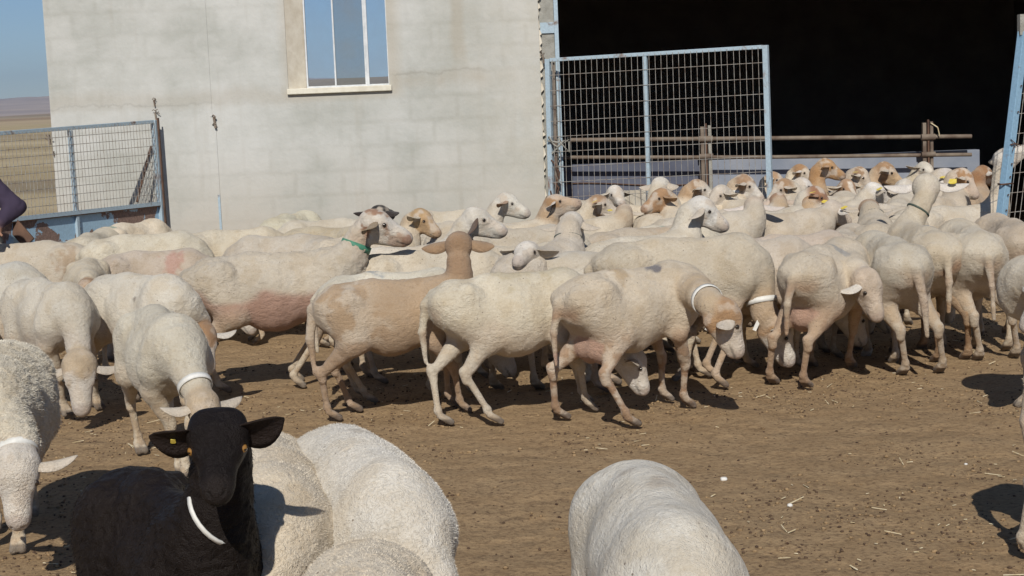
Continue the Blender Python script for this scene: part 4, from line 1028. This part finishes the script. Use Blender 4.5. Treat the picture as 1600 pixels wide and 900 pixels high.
S('large cream sheep with white knotted collar bending behind the thin blue-marked one', 'coat', 'white_collar', None, True,
  top=(1065, 366), h=6, s=1.10, len=1.12, w=1.02, hd=(1212, 506, 0), face=(-4, -66), coat=(.58, .51, .40), belly=(.52, .40, .31), bare=.8, leg=(.58, .46, .35), feet=dict(fr=(1124, 606), fl=(1098, 590)), strap=True, collar_t=.66, neckc=(.50, .37, .24), fmode='cap', fc2=(.45, .3, .18), neck=.44)
S('greyish shorn sheep with blue smudge left of the rump with an udder', 'coat', None, None, False, top=(1165, 370), h=12, s=1.04, coat=(.55, .48, .40), belly=(.50, .37, .30), bare=.7, pose='down')
S('udder-bearing sheep seen from behind, white-eared head lowered to its right', 'coat', None, None, True,
  top=(1272, 377), rumpx=1250, h=58, s=1.02, w=1.0, hd=(1352, 436, -1), face=(-52, -62), feet=dict(rr=(1250, 607), rl=(1238, 578), fr=(1335, 573), fl=(1282, 560)), coat=(.55, .48, .38), belly=(.50, .38, .28), bare=.6, leg=(.52, .38, .26), leg2=(.42, .27, .17), legk=.8, udder=True, rump=.7, earc=(.75, .72, .67), fc=(.60, .50, .40), marks=((.05, -.06, .66, .06, BLUE_M, .4),), taily=.05, droop=40, neck=.40)
S('greyish shorn rump with long straight tail, leftmost of the four turned away on the right', 'coat', None, None, True,
  top=(1412, 363), rumpx=1419, h=94, s=1.03, w=.98, pose='down', feet=dict(rl=(1403, 566), rr=(1453, 565), fl=(1378, 546)), coat=(.55, .50, .41), belly=(.50, .39, .31), bare=.5, taily=-.07, taill=.36, rump=.5, leg=(.58, .50, .40))
S('brown-stained rump with blue paint mark, its collared white-eared head looking away', 'coat', 'dark_collar', (-1,), True,
  top=(1460, 346), rumpx=1474, h=94, s=1.06, nr=.82, hs=1.12, earl=.145, head=(1447, 291), hz=.83, hl=(.42, .05), face=(78, -18), feet=dict(rr=(1490, 556), rl=(1455, 546)), coat=(.57, .50, .39), bare=.3, rump=1.0, leg=(.46, .32, .20), leg2=(.36, .22, .12), legk=.9, marks=((-.1, -.07, .70, .07, BLUE_M, .75),), droop=4, collar_t=.62, cw=.010, fc=(.66, .60, .50), earc=(.80, .76, .72))
S('pale narrow rump with dark cleft beside the tail, third of the four turned away', 'coat', None, None, True,
  top=(1531, 346), rumpx=1535, h=86, s=1.05, pose='down', feet=dict(rl=(1528, 542), rr=(1552, 528)), coat=(.58, .52, .42), taily=-.04, taill=.34, rump=.6, leg=(.60, .52, .42))
S('darker shaded rump cut by the right edge below the bright blue gate post', 'coat', None, None, True,
  top=(1603, 334), rumpx=1603, h=90, s=1.04, pose='down', coat=(.50, .42, .33), belly=(.42, .30, .22), bare=.6)
S('sheep beyond the right edge with only a white ear reaching in', 'coat', None, None, True,
  top=(1700, 392), h=176, s=1.02, hd=(1642, 450, -1), face=(200, -45), droopl=0, coat=(.58, .52, .42), earc=FACEW)
# --- crowd by the doorway
S('tan-necked sheep with white collar lifting its head near the end of the wall', 'coat', 'white_collar', None, False,
  head=(862, 319), h=20, hz=.88, hl=(.40, -.03), face=(-12, 6), fc=(.60, .46, .34), fc2=(.42, .26, .14), fmode='cap', neckc=(.48, .33, .2), neckk=.9, earc=(.72, .66, .60), coat=PALE, collar_t=.3)
S('white-eared sheep facing away with a dark collar, left of the green-marked rump', 'coat', 'dark_collar', None, False,
  head=(893, 346), h=62, hz=.86, hl=(.46, .02), face=(70, -35), fc=(.72, .68, .62), coat=(.58, .52, .44), earl=.14, earw=.07, droop=25, cw=.012)
S('smooth rump with green paint marks in the middle of the crowd', 'coat', None, None, False,
  top=(906, 369), h=84, s=.98, coat=(.58, .53, .43), pose='down', marks=((-.3, .0, .68, .04, GREEN_M, .6),))
S('white muzzle resting on the back of the big-bellied white sheep', 'coat', None, None, False,
  head=(826, 394), h=188, hz=.79, hl=(.50, .0), face=(250, -5), fc=(.76, .72, .66), coat=(.58, .54, .47), droop=5)
S('cream back behind the big-bellied sheep under the white profile face', 'coat', None, None, False, top=(795, 380), h=4, s=1.0, len=1.05, coat=(.58, .52, .42), pose='down')
S('yellow-tagged tan head turned right beside the dark doorway edge', 'coat', None, (-1,), False,
  head=(932, 316), h=25, hz=.86, hl=(.40, -.03), face=(-8, -24), fmode='cap', fc=(.66, .60, .52), fc2=(.42, .27, .165), coat=PALE)
S('tagged tan and white head seen from behind with a dark collar', 'coat', 'dark_collar', (1,), False,
  head=(975, 330), h=35, hz=.80, hl=(.42, 0), face=(88, -40), fmode='cap', fc=(.60, .48, .38), fc2=(.48, .33, .22), coat=PALE, neckc=(.48, .36, .25), droop=15, cw=.014)
S('brown-headed sheep with green collar looking left', 'coat', 'green_collar', None, False,
  head=(1037, 306), h=130, hz=.88, hl=(.40, 0), face=(205, -22), fc=(.44, .27, .15), neckc=(.44, .29, .17), neckk=.9, coat=PALE, cw=.016, earc=(.45, .28, .15))
S('white-headed sheep just behind the brown head that looks left', 'coat', None, None, False,
  head=(1030, 289), h=80, hz=.92, hl=(.40, 0), face=(60, -10), fc=(.74, .71, .65), coat=PALE, droop=14)
S('pale rump inside the doorway behind the mesh gate', 'coat', None, None, False, top=(983, 294), h=40, s=1.06, coat=(.56, .52, .44), pose='down')
S('tan-cheeked head with white muzzle in front of the rusted post', 'coat', 'white_collar', None, False,
  head=(1087, 292), h=15, hz=.88, hl=(.42, 0), face=(-8, -28), fmode='cap', fc=(.74, .70, .64), fc2=(.43, .28, .17), neckc=(.46, .30, .17), neckk=.9, coat=PALE, collar_t=.5, hs=1.08)
S('white profile with a long white ear and yellow tag in front of the tan cheek', 'coat', None, (1,), False,
  head=(1092, 322), h=30, hz=.91, hl=(.42, -.02), face=(-14, -34), fc=(.76, .74, .70), coat=(.60, .55, .46), earl=.14, droopr=35, hs=1.12, nr=1.0)
S('white and tan head turned right beside the right post of the mesh gate', 'coat', 'white_collar', None, False,
  head=(1160, 284), h=40, hz=.90, hl=(.40, 0), face=(-20, -38), fmode='cap', fc=(.74, .70, .64), fc2=(.42, .28, .18), neckc=(.52, .40, .28), coat=PALE, hs=1.05)
S('short white head with tan brow directly behind the gate end', 'coat', None, None, False,
  head=(1206, 278), h=60, hz=.90, hl=(.38, 0), face=(-30, -25), fmode='cap', fc=(.74, .70, .64), fc2=(.48, .32, .20), coat=PALE)
S('grey-white neck seen from behind with wide white ears and green collar', 'coat', 'green_collar', None, False,
  head=(1178, 321), h=25, hz=.80, hl=(.42, 0), face=(88, -30), fc=(.62, .52, .42), earc=(.74, .68, .64), earl=.15, droop=14, coat=(.58, .52, .43), cw=.012, collar_t=.35)
S('brown crown seen from behind with dark green collar, right of the wide-eared neck', 'coat', 'dark_collar', None, False,
  head=(1216, 313), h=35, hz=.80, hl=(.40, 0), face=(94, -22), fc=(.38, .23, .14), neckc=(.52, .39, .26), neckk=.9, coat=(.56, .50, .42), cw=.02, collar_t=.4, earc=(.60, .5, .42))
S('small tan-topped head with white ear low against the trough wall', 'coat', None, (1,), False,
  head=(1248, 266), h=50, hz=.90, hl=(.38, 0), face=(-25, -30), fmode='cap', fc=(.70, .62, .52), fc2=(.42, .25, .13), coat=PALE, earc=(.76, .72, .68))
S('white head with green ear tag pointing right', 'coat', 'white_collar', None, False,
  head=(1250, 288), h=30, hz=.86, hl=(.40, 0), face=(-8, -28), fc=(.72, .68, .64), coat=(.58, .54, .46), greentag=True, droop=30)
S('reddish brown head with bright yellow ear tag in the thick of the crowd', 'coat', None, (-1, 1), False,
  head=(1272, 302), h=35, hz=.85, hl=(.40, 0), face=(-18, -38), fc=(.36, .19, .11), coat=(.56, .51, .43), earc=(.38, .21, .12))
S('light tan neck and crown facing away beside a yellow tag', 'coat', None, (-1,), False,
  head=(1266, 318), h=150, hz=.78, hl=(.40, 0), face=(66, -25), fc=(.44, .27, .15), neckc=(.54, .38, .23), neckk=1.0, coat=(.56, .50, .42), nr=.95)
S('white-eared tagged head right of the light tan crown', 'coat', None, (-1,), False,
  head=(1299, 326), h=20, hz=.77, hl=(.42, 0), face=(35, -25), fc=(.66, .58, .50), coat=(.56, .49, .40), earc=(.80, .77, .73), earl=.14)
S('tallest orange-tan head in front of the trough wall', 'coat', None, None, False,
  head=(1287, 258), h=40, hz=.98, hl=(.38, 0), face=(-12, -26), fc=(.46, .28, .14), neckc=(.46, .27, .13), neckk=1.0, coat=(.50, .36, .22), hs=1.04, nr=.95, earc=(.5, .32, .18))
S('tan and white head with yellow tag looking down over its neighbours', 'coat', None, (-1,), False,
  head=(1342, 270), h=45, hz=.90, hl=(.40, 0), face=(-30, -48), fmode='patch', fc=(.68, .58, .47), fc2=(.40, .26, .16), neckc=(.50, .40, .32), coat=(.54, .48, .40), hs=1.1)
S('glossy tan head resting its chin, right of the tagged patchy one', 'coat', None, None, False,
  head=(1380, 264), h=10, hz=.90, hl=(.42, 0), face=(-14, -36), fmode='cap', fc=(.60, .44, .28), fc2=(.42, .27, .16), neckc=(.44, .26, .14), coat=(.52, .42, .30), hs=1.15)
S('small white head with yellow tag low in front of the patchy head', 'coat', None, (-1,), False,
  head=(1362, 297), h=35, hz=.84, hl=(.42, 0), face=(20, -22), fc=(.76, .73, .69), coat=(.56, .50, .41), hs=1.0)
S('rump with exposed udder below a tan-capped bent neck, left of the four turned away', 'coat', 'dark_collar', None, False,
  top=(1368, 337), h=78, s=.98, head=(1358, 325), hz=.74, hl=(.48, .02), face=(84, -50), fmode='cap', fc=(.62, .52, .42), fc2=(.40, .26, .16), coat=(.56, .49, .39), udder=True, rump=.9)
S('white head facing the camera with one ear stuck out before the trough wall', 'coat', None, None, False,
  head=(1442, 262), h=-20, hz=.88, hl=(.40, 0), face=(-62, -22), fc=(.76, .72, .64), coat=(.57, .51, .40), droopr=-4, droopl=40, earl=.15, earw=.045)
S('long cream back below the white head with the stuck-out ear', 'coat', None, None, False, top=(1400, 302), h=175, s=1.0, len=1.1, coat=(.58, .50, .39), pose='down')
S('white cheek with yellow tag hanging over a dark shadow on the right', 'coat', None, (-1,), False,
  head=(1478, 274), h=40, hz=.90, hl=(.38, 0), face=(-24, -48), fc=(.74, .70, .68), coat=(.58, .52, .44), earc=(.78, .74, .70), nr=1.15, droopr=35)
S('tan-sided head pressed against the tagged white cheek', 'coat', None, None, False,
  head=(1502, 274), h=50, hz=.90, hl=(.38, 0), face=(-24, -50), fmode='patch', fc=(.70, .58, .48), fc2=(.46, .27, .14), coat=(.56, .48, .38), hs=1.1)
S('dark brown head turned away beside the stretched white neck', 'coat', None, None, False,
  head=(1534, 268), h=60, hz=.90, hl=(.38, 0), face=(25, -30), fc=(.33, .18, .09), neckc=(.33, .18, .09), neckk=1, coat=(.45, .33, .22), earc=(.70, .66, .6))
S('sheep stretching its wrinkled neck and white head up beside the blue gate post', 'coat', None, None, True,
  top=(1492, 318), h=14, s=.96, len=1.05, head=(1564, 250), hz=1.02, hl=(.50, 0), face=(10, 28), fc=(.74, .70, .64), coat=(.57, .51, .42), bare=.3, nr=.92, hs=1.0)
S('cream head looking left between the wide-eared neck and the gate end', 'coat', None, None, False,
  head=(1128, 300), h=150, hz=.84, hl=(.40, 0), face=(215, -30), fc=(.66, .60, .52), coat=(.57, .51, .42))
S('half-hidden pale head facing the camera below the tallest orange-tan one', 'coat', None, (1,), False,
  head=(1322, 290), h=-60, hz=.84, hl=(.38, 0), face=(-75, -30), fmode='blaze', fc=(.70, .64, .56), fc2=(.44, .28, .17), coat=(.56, .50, .41))
S('white head turned away low in front of the glossy tan head', 'coat', None, None, False,
  head=(1415, 292), h=70, hz=.82, hl=(.40, 0), face=(110, -20), fc=(.72, .68, .62), coat=(.57, .51, .42), droop=20)
S('tan-browed head looking left beneath the small tan-topped one by the gate', 'coat', None, None, False,
  head=(1226, 290), h=140, hz=.84, hl=(.40, 0), face=(200, -35), fmode='cap', fc=(.70, .64, .56), fc2=(.42, .27, .16), coat=(.56, .50, .41))
S('white face turned to the camera behind the yellow-tagged tan head', 'coat', None, None, False,
  head=(960, 300), h=-50, hz=.84, hl=(.38, 0), face=(-70, -25), fc=(.74, .70, .64), coat=(.57, .51, .42), droop=20)
# --- backs between the heads
S('cream back between the white profile face and the tan raised neck', 'coat', None, None, False, top=(800, 352), h=8, s=1.0, coat=(.57, .51, .42), pose='down')
S('tan-tinged back under the yellow-tagged tan head', 'coat', None, None, False, top=(1005, 352), h=15, s=1.0, coat=(.56, .48, .38), pose='down', marks=((.1, 0, .68, .08, (.5, .36, .24), .4),))
S('white back with blue-green smear below the long-eared white profile', 'coat', None, None, False, top=(1040, 349), h=20, s=.99, coat=(.60, .55, .45), pose='down', marks=((0, 0, .70, .08, GREEN_M, .5),))
S('cream back among the heads behind the gate, level with its right post', 'coat', None, None, False, top=(1130, 308), h=30, s=1.0, coat=(.57, .51, .42), pose='down')
S('pinkish back between the blue-smudged sheep and the udder-bearing rump', 'coat', None, None, False, top=(1235, 362), h=20, s=1.0, coat=(.55, .46, .38), bare=.7, pose='down')
S('pale shoulder right of the white-eared tagged head', 'coat', None, None, False, top=(1322, 352), h=70, s=1.0, coat=(.57, .50, .41), pose='down')
S('cream back left of the collared white-eared head facing away', 'coat', None, None, False, top=(1408, 330), h=65, s=1.0, coat=(.57, .51, .41), pose='down')
S('low pale back between the brown heads and the trough wall', 'coat', None, None, False, top=(1320, 300), h=80, s=1.0, coat=(.55, .49, .40), pose='down')
S('cream rump under the white-headed sheep with brown ear', 'coat', None, None, False, top=(748, 345), h=150, s=1.0, coat=(.57, .51, .42), pose='down')
S('dusty back inside the doorway at the left end of the mesh gate', 'coat', None, None, False, top=(905, 330), h=15, s=1.0, coat=(.56, .50, .41), pose='down')

# --- keep bodies out of each other: only those not pinned slide along their own line of sight
def seg(b):
    d = b.loc_dir(); l = .27 * b.s * b.sp.get('len', 1); c = Vector((b.pos.x, b.pos.y, 0)); return c - d * l, c + d * l
def segdist(a, b):
    best = (9, 0)
    (p0, p1), (q0, q1) = seg(a), seg(b)
    for i in range(7):
        for j in range(7):
            v = (q0.lerp(q1, j / 6) - p0.lerp(p1, i / 6)); L_ = v.length
            if L_ < best[0]: best = (L_, v.y)
    return best
BACK = WY - .28
def limit(b):
    for q in seg(b):
        lim = BACK if q.x < .55 else TY - .50
        if q.y > lim: b.depth_shift(lim - q.y - .01)
for b in B_: b._p0 = b.pos.copy(); b._s0 = b.s
for it in range(240):
    worst = 0
    for b in B_:
        dv = b.pos.length - b._p0.length
        if abs(dv) > .55: b.pos = b._p0 * ((b._p0.length + math.copysign(.55, dv)) / b._p0.length)
    for i in range(len(B_)):
        for j in range(i + 1, len(B_)):
            a, c = B_[i], B_[j]
            if (a.pos - c.pos).length > 1.3: continue
            need = .28
            d_, vy = segdist(a, c)
            if d_ < need:
                m_ = (need - d_) * .5 + .004; sg = 1 if (c.pos.y - a.pos.y) > 0 else -1
                worst = max(worst, need - d_)
                fa, fc_ = a.sp['_fix'], c.sp['_fix']
                if fa and fc_: continue
                ka = 0 if fa else (2 if fc_ else 1); kc = 0 if fc_ else (2 if fa else 1)
                a.depth_shift(-sg * m_ * ka * .6); c.depth_shift(sg * m_ * kc * .6)
    for b in B_:
        if not b.sp['_fix']: limit(b)
    if worst < .03: break
for b in B_:
    if b.sp['_fix']: continue
    # moving changed the apparent height: let the animal's size follow within what sheep vary
    if 'head' in b.sp and 'top' not in b.sp:
        hl = b.sp.get('hl', (.44, 0)); hp = b.pos + b.loc_dir() * (hl[0] * b.s); z = at_y(b.sp['head'][0], b.sp['head'][1], hp.y).z
        b.s = min(max(z / b.sp.get('hz', .88), .84), 1.14)
        b.sp['hz'] = min(max(z / b.s, .70), 1.02)
    elif 'top' in b.sp:
        p = b.pos; z = at_y(b.sp['top'][0], b.sp['top'][1], p.y).z; b.s = min(max(z / .725, .84), 1.12)
MAT['amber'] = None
def amber():
    n = NT('amber_goat_eye', .12, .6); co = n.coord(); s = n.sep(co)
    k = n.math('MULTIPLY', n.ramp(n.math('ABSOLUTE', s[2]), .0016, .0026, 1, 0), n.ramp(n.math('ABSOLUTE', s[1]), .005, .007, 1, 0))
    ring = n.ramp(n.math('POWER', n.math('ADD', n.math('POWER', s[1], 2), n.math('POWER', s[2], 2)), .5), .0085, .0098)
    return n.done(n.mix(n.math('MAXIMUM', k, ring), (.30, .15, .035), (.008, .006, .005)))
MAT['amber'] = amber()
import os, time
_t0 = time.time()
for b in B_:
    if 'head' in b.sp:
        # the head sits on its line of sight at the depth the neck reaches
        hl = b.sp.get('hl', (.44, 0)); d_ = b.loc_dir(); left = Vector((-d_.y, d_.x, 0)); hp = b.pos + d_ * (hl[0] * b.s) + left * (hl[1] * b.s)
        p = at_y(b.sp['head'][0], b.sp['head'][1], hp.y); q = b.W2L(p)
        off = math.hypot(q[0] - hl[0], q[1] - hl[1])
        b.sp['hd'] = (b.sp['head'][0], b.sp['head'][1], 0)
        S0 = np.array([.28 * b.sp.get('len', 1), 0, .60]); b.sp['_poll'] = q
        if np.linalg.norm(q - S0) > .55 or q[2] > 1.08: print('HEADFAR', b.sp['label'][:40], np.round(q, 2))
        b.sp['neck'] = float(min(max(np.linalg.norm(q - S0), .26), .50))
        if 'top' in b.sp or True: b.sp['_usepoll'] = True
    if b.sp.get('eyem'): b.sp['eyem'] = MAT[b.sp['eyem']]
    c = b.sp['_collar']
    build_beast(b, MAT[b.sp['_mat']], MAT[c] if c else None, b.sp['_tags'], 'goat' if b.sp.get('cat') == 'goat' else 'sheep')
print('flock', len(B_), round(time.time() - _t0, 1), 's')
for i in range(len(B_)):
    for j in range(i + 1, len(B_)):
        d_, _ = segdist(B_[i], B_[j])
        if d_ < .22: print('OVERLAP %.2f' % d_, B_[i].sp['label'][:38], '|', B_[j].sp['label'][:38])
if B_[0].sp.get('_dbg', True):
    for b in B_:
        mv = (b.pos - b._p0).length
        if mv > .35: print('MOVED %.2f s=%.2f' % (mv, b.s), b.sp['label'][:50])
# ------------------------------------------------------------------ person at the left gate (only an arm and a flank reach into the picture)
PY = WY - 2.75
def pw(px, py, dy=0): return np.array(at_y(px, py, PY + dy))
sh = pw(-20, 288); el = pw(24, 323, -.02); wr = pw(0, 350, -.10); base = np.array([sh[0] - .10, PY, 0])
hip = np.array([sh[0] - .16, PY + .22, .66]); ch = np.array([sh[0] - .13, PY + .02, 1.10]); hd = np.array([sh[0] - .20, PY - .14, 1.34])
pp = []
def pa(a, c, ra, rb, k, tg, sq=1): pp.append((tuple(np.array(a) - base), tuple(np.array(c) - base), ra, rb, k, tg, sq))
pa(hip, ch, .15, .155, .05, 0); pa(ch, ch + (hd - ch) * .35, .12, .07, .05, 1); pa(ch + (hd - ch) * .4, hd - (hd - ch) * .3, .055, .052, .03, 2)
pa(hd - (0, 0, .03), hd + (0, -.01, .05), .085, .092, .03, 2); pa(hd + (0, -.085, -.01), hd + (0, -.10, -.03), .016, .018, .015, 2)
pa(hd + (0, .01, .07), hd + (0, .02, .09), .093, .085, .01, 4)
pa(ch + (.10, 0, .02), sh, .085, .080, .04, 1); pa(sh, el, .078, .062, .04, 1); pa(el, wr, .062, .040, .03, 1); pa(wr, wr + (-.03, -.02, -.06), .030, .034, .015, 2)
for k_ in range(4):
    q0 = wr + np.array((-.03 + (k_ - 1.5) * .017, -.03, -.075)); q1 = q0 + (-.004, -.02, -.035); pa(q0, q1, .0095, .009, .004, 2); pa(q1, q1 + (-.012, .012, -.022 + .004 * abs(k_ - 1.5)), .009, .0075, .004, 2)
pa(wr + (-.005, -.02, -.05), wr + (.022, -.05, -.075), .011, .009, .006, 2)
ls = ch + np.array((-.22, -.02, 0)); le = ls + np.array((-.08, -.12, -.25)); lw = le + np.array((.05, -.2, -.05)); pa(ch + (-.1, 0, .02), ls, .08, .075, .04, 1); pa(ls, le, .065, .055, .03, 1); pa(le, lw, .05, .038, .03, 1); pa(lw, lw + (0, -.07, -.03), .03, .03, .01, 2)
for sx in (-.10, .09):
    kn = hip + np.array((sx, -.16, -.24)); an = np.array((hip[0] + sx, hip[1] + .02, .09)); pa(hip + (sx * .8, 0, -.02), kn, .098, .068, .05, 3); pa(kn, an, .066, .045, .03, 3); pa(an, an + (0, -.02, -.045), .042, .042, .02, 4); pa(an + (0, -.02, -.045), an + (0, -.17, -.05), .042, .034, .02, 4)
V, F = sdf_mesh(pp, .010); dt = {}
for pr in pp: dt[pr[5]] = np.minimum(dt.get(pr[5], 9), prim_dist(V.astype(np.float32), pr))
Nn = vnormals(V, F); cl = 1 - sstep(np.minimum(dt[0], dt[1]) - dt[2], 0, .01); V = V + Nn * ((np.abs(fbm(V * np.array((1, 1, .6)), 9, 3) * 2 - 1) - .25) * .028 * cl)[:, None]
tags_ = sorted(dt); arr = np.stack([dt[t] for t in tags_]); w_ = np.exp(-(arr - arr.min(0)) / .004); w_ /= w_.sum(0)
pc = {0: (.16, .155, .14), 1: (.052, .040, .066), 2: (.36, .20, .13), 3: (.035, .035, .055), 4: (.05, .045, .04)}
Cp = sum(w_[i][:, None] * np.array(pc[t]) for i, t in enumerate(tags_))
per = empty('person', tuple(base)); tag(per, 'person in a purple jacket bending by the blue gate, cut by the left edge', 'person')
me = mesh_np('body', V, F); at_ = me.attributes.new('coat', 'FLOAT_COLOR', 'POINT'); at_.data.foreach_set('color', np.concatenate([Cp, np.ones((len(Cp), 1))], 1).astype(np.float32).ravel())
n = NT('clothes_and_skin', .9, .15); a = n.new('ShaderNodeAttribute'); a.attribute_name = 'coat'; co = n.coord(); z = n.noise(co, 160, 3, .6); z2 = n.noise(co, 14, 4)
link('body', me, n.done(n.mix(n.ramp(z2, .3, .7, .3, 0), a.outputs['Color'], n.mix(1, a.outputs['Color'], (.6, .6, .6), 'MULTIPLY')), n.bump(z, .4, .002)), per)

# ------------------------------------------------------------------ dung, straw, stones
def gz(x, y):
    q = np.stack([x, y, np.zeros_like(x)], 1)
    nr = sstep(-np.abs(x), -14, -6) * sstep(-y, -20, -14) * sstep(y, -4, 2)
    return nr * ((fbm(q, 1.1, 2) - .5) * .030 + (fbm(q, 7, 3, 4) - .5) * .026 - .004)
rg = np.random.default_rng(11)
def scatter(n, x0, x1, y0, y1, clump=.5):
    x = rg.uniform(x0, x1, n * 4); y = y0 + (y1 - y0) * rg.random(n * 4) ** 1.25
    k = fbm(np.stack([x, y, np.zeros_like(x)], 1), 2.6, 3, 3); m = rg.random(n * 4) < sstep(k, .5 - clump * .25, .5 + clump * .3) * .9 + .06
    return x[m][:n], y[m][:n]
t_ = (1 + 5 ** .5) / 2
ICO = np.array([(-1, t_, 0), (1, t_, 0), (-1, -t_, 0), (1, -t_, 0), (0, -1, t_), (0, 1, t_), (0, -1, -t_), (0, 1, -t_), (t_, 0, -1), (t_, 0, 1), (-t_, 0, -1), (-t_, 0, 1)]) / 1.9
IF = np.array([(0, 11, 5), (0, 5, 1), (0, 1, 7), (0, 7, 10), (0, 10, 11), (1, 5, 9), (5, 11, 4), (11, 10, 2), (10, 7, 6), (7, 1, 8), (3, 9, 4), (3, 4, 2), (3, 2, 6), (3, 6, 8), (3, 8, 9), (4, 9, 5), (2, 4, 11), (6, 2, 10), (8, 6, 7), (9, 8, 1)])
def blobs(name, label_mat, n, rmin, rmax, flat, area, sink=.2, clump=.5):
    x, y = scatter(n, *area, clump); n = len(x); r = rmin + (rmax - rmin) * rg.random(n) ** 2.2; z = gz(x, y) + r * flat * (1 - sink * 2)
    a = rg.uniform(0, 6.28, n); sx = rg.uniform(.8, 1.5, n)
    v = ICO[None] * (1 + rg.uniform(-.16, .16, (n, 12, 1)))
    vx = v[..., 0] * sx[:, None]; vy = v[..., 1]
    X_ = (vx * np.cos(a)[:, None] - vy * np.sin(a)[:, None]) * r[:, None] + x[:, None]; Y_ = (vx * np.sin(a)[:, None] + vy * np.cos(a)[:, None]) * r[:, None] + y[:, None]; Z_ = v[..., 2] * r[:, None] * flat + z[:, None]
    V = np.stack([X_, Y_, Z_], -1).reshape(-1, 3); F = (IF[None] + (np.arange(n) * 12)[:, None, None]).reshape(-1, 3)
    return tag(link(name, mesh_np(name, V, F, True), label_mat), kind='stuff')
o = blobs('dung_pellets', MAT['dung'], 15000, .0022, .0070, .7, (-4.2, 4.2, 4.7, 14.5))
o['label'] = 'dark dry dung pellets scattered over the trodden soil'
o = blobs('soil_clods', MAT['ground'], 9000, .003, .011, .6, (-4.2, 4.2, 4.7, 13.2), .25, .2)
o['label'] = 'small crumbs and clods of brown soil lying on the yard'
def straws(n, area):
    x, y = scatter(n, *area, .3); n = len(x); L_ = .012 + .06 * rg.random(n) ** 2.5; w = rg.uniform(.0010, .0024, n); a = rg.uniform(0, 6.28, n); dz = rg.uniform(-.12, .28, n) * L_
    c, s_ = np.cos(a), np.sin(a); z = gz(x, y) + .004
    pts = []
    for (u_, v_, h_) in ((-1, -1, 0), (-1, 1, 0), (1, 1, 1), (1, -1, 1), (-1, -1, 2), (-1, 1, 2), (1, 1, 3), (1, -1, 3)):
        xx = x + c * L_ / 2 * u_ - s_ * w * v_; yy = y + s_ * L_ / 2 * u_ + c * w * v_; zz = z + (dz if h_ in (1, 3) else 0) + (.0022 if h_ > 1 else 0); pts.append(np.stack([xx, yy, zz], 1))
    V = np.stack(pts, 1).reshape(-1, 3); Fb = np.array([(0, 1, 2, 3), (7, 6, 5, 4), (0, 4, 5, 1), (1, 5, 6, 2), (2, 6, 7, 3), (3, 7, 4, 0)])
    F = (Fb[None] + (np.arange(n) * 8)[:, None, None]).reshape(-1, 4)
    o = tag(link('straw_bits', mesh_np('straw_bits', V, F, False), MAT['straw']), kind='stuff'); o['label'] = 'pale straw bits strewn thinly over the brown yard'
straws(900, (-4.2, 4.2, 4.7, 14))
for (px, py, r, lab) in ((1131, 746, .016, 'white broken stone left of the middle of the empty yard floor'), (1234, 792, .011, 'small round white stone between the broken one and the bottom edge'), (1509, 724, .008, 'tiny white pebble on the right side of the empty yard floor')):
    c = at_z(px, py, .004); bm = bmesh.new(); bmesh.ops.create_icosphere(bm, subdivisions=3, radius=r)
    for v in bm.verts:
        k = vnoise(np.array([v.co[:]]), 70, px)[0]; v.co *= .75 + .5 * k; v.co.z *= .6
    for f in bm.faces: f.smooth = True
    me = bpy.data.meshes.new('stone'); bm.to_mesh(me); bm.free(); o = link('stone', me, MAT['stone']); o.location = (c.x, c.y, gz(np.array([c.x]), np.array([c.y]))[0] + r * .35); tag(o, lab, 'stone', 'white stones on the yard floor')

# ------------------------------------------------------------------ air
hm = bpy.data.materials.new('haze'); hm.use_nodes = True; ht = hm.node_tree; ht.nodes.clear()
ho = ht.nodes.new('ShaderNodeOutputMaterial'); hv = ht.nodes.new('ShaderNodeVolumePrincipled'); hv.inputs['Color'].default_value = (.62, .76, 1, 1)
hv.inputs['Density'].default_value = 5.5e-5; hv.inputs['Anisotropy'].default_value = .2; ht.links.new(hv.outputs[0], ho.inputs['Volume'])
m = MB(); m.box(-16500, 16500, -16500, 16500, -62, 480); hz_ = m.build('haze', hm); tag(hz_, kind='stuff')
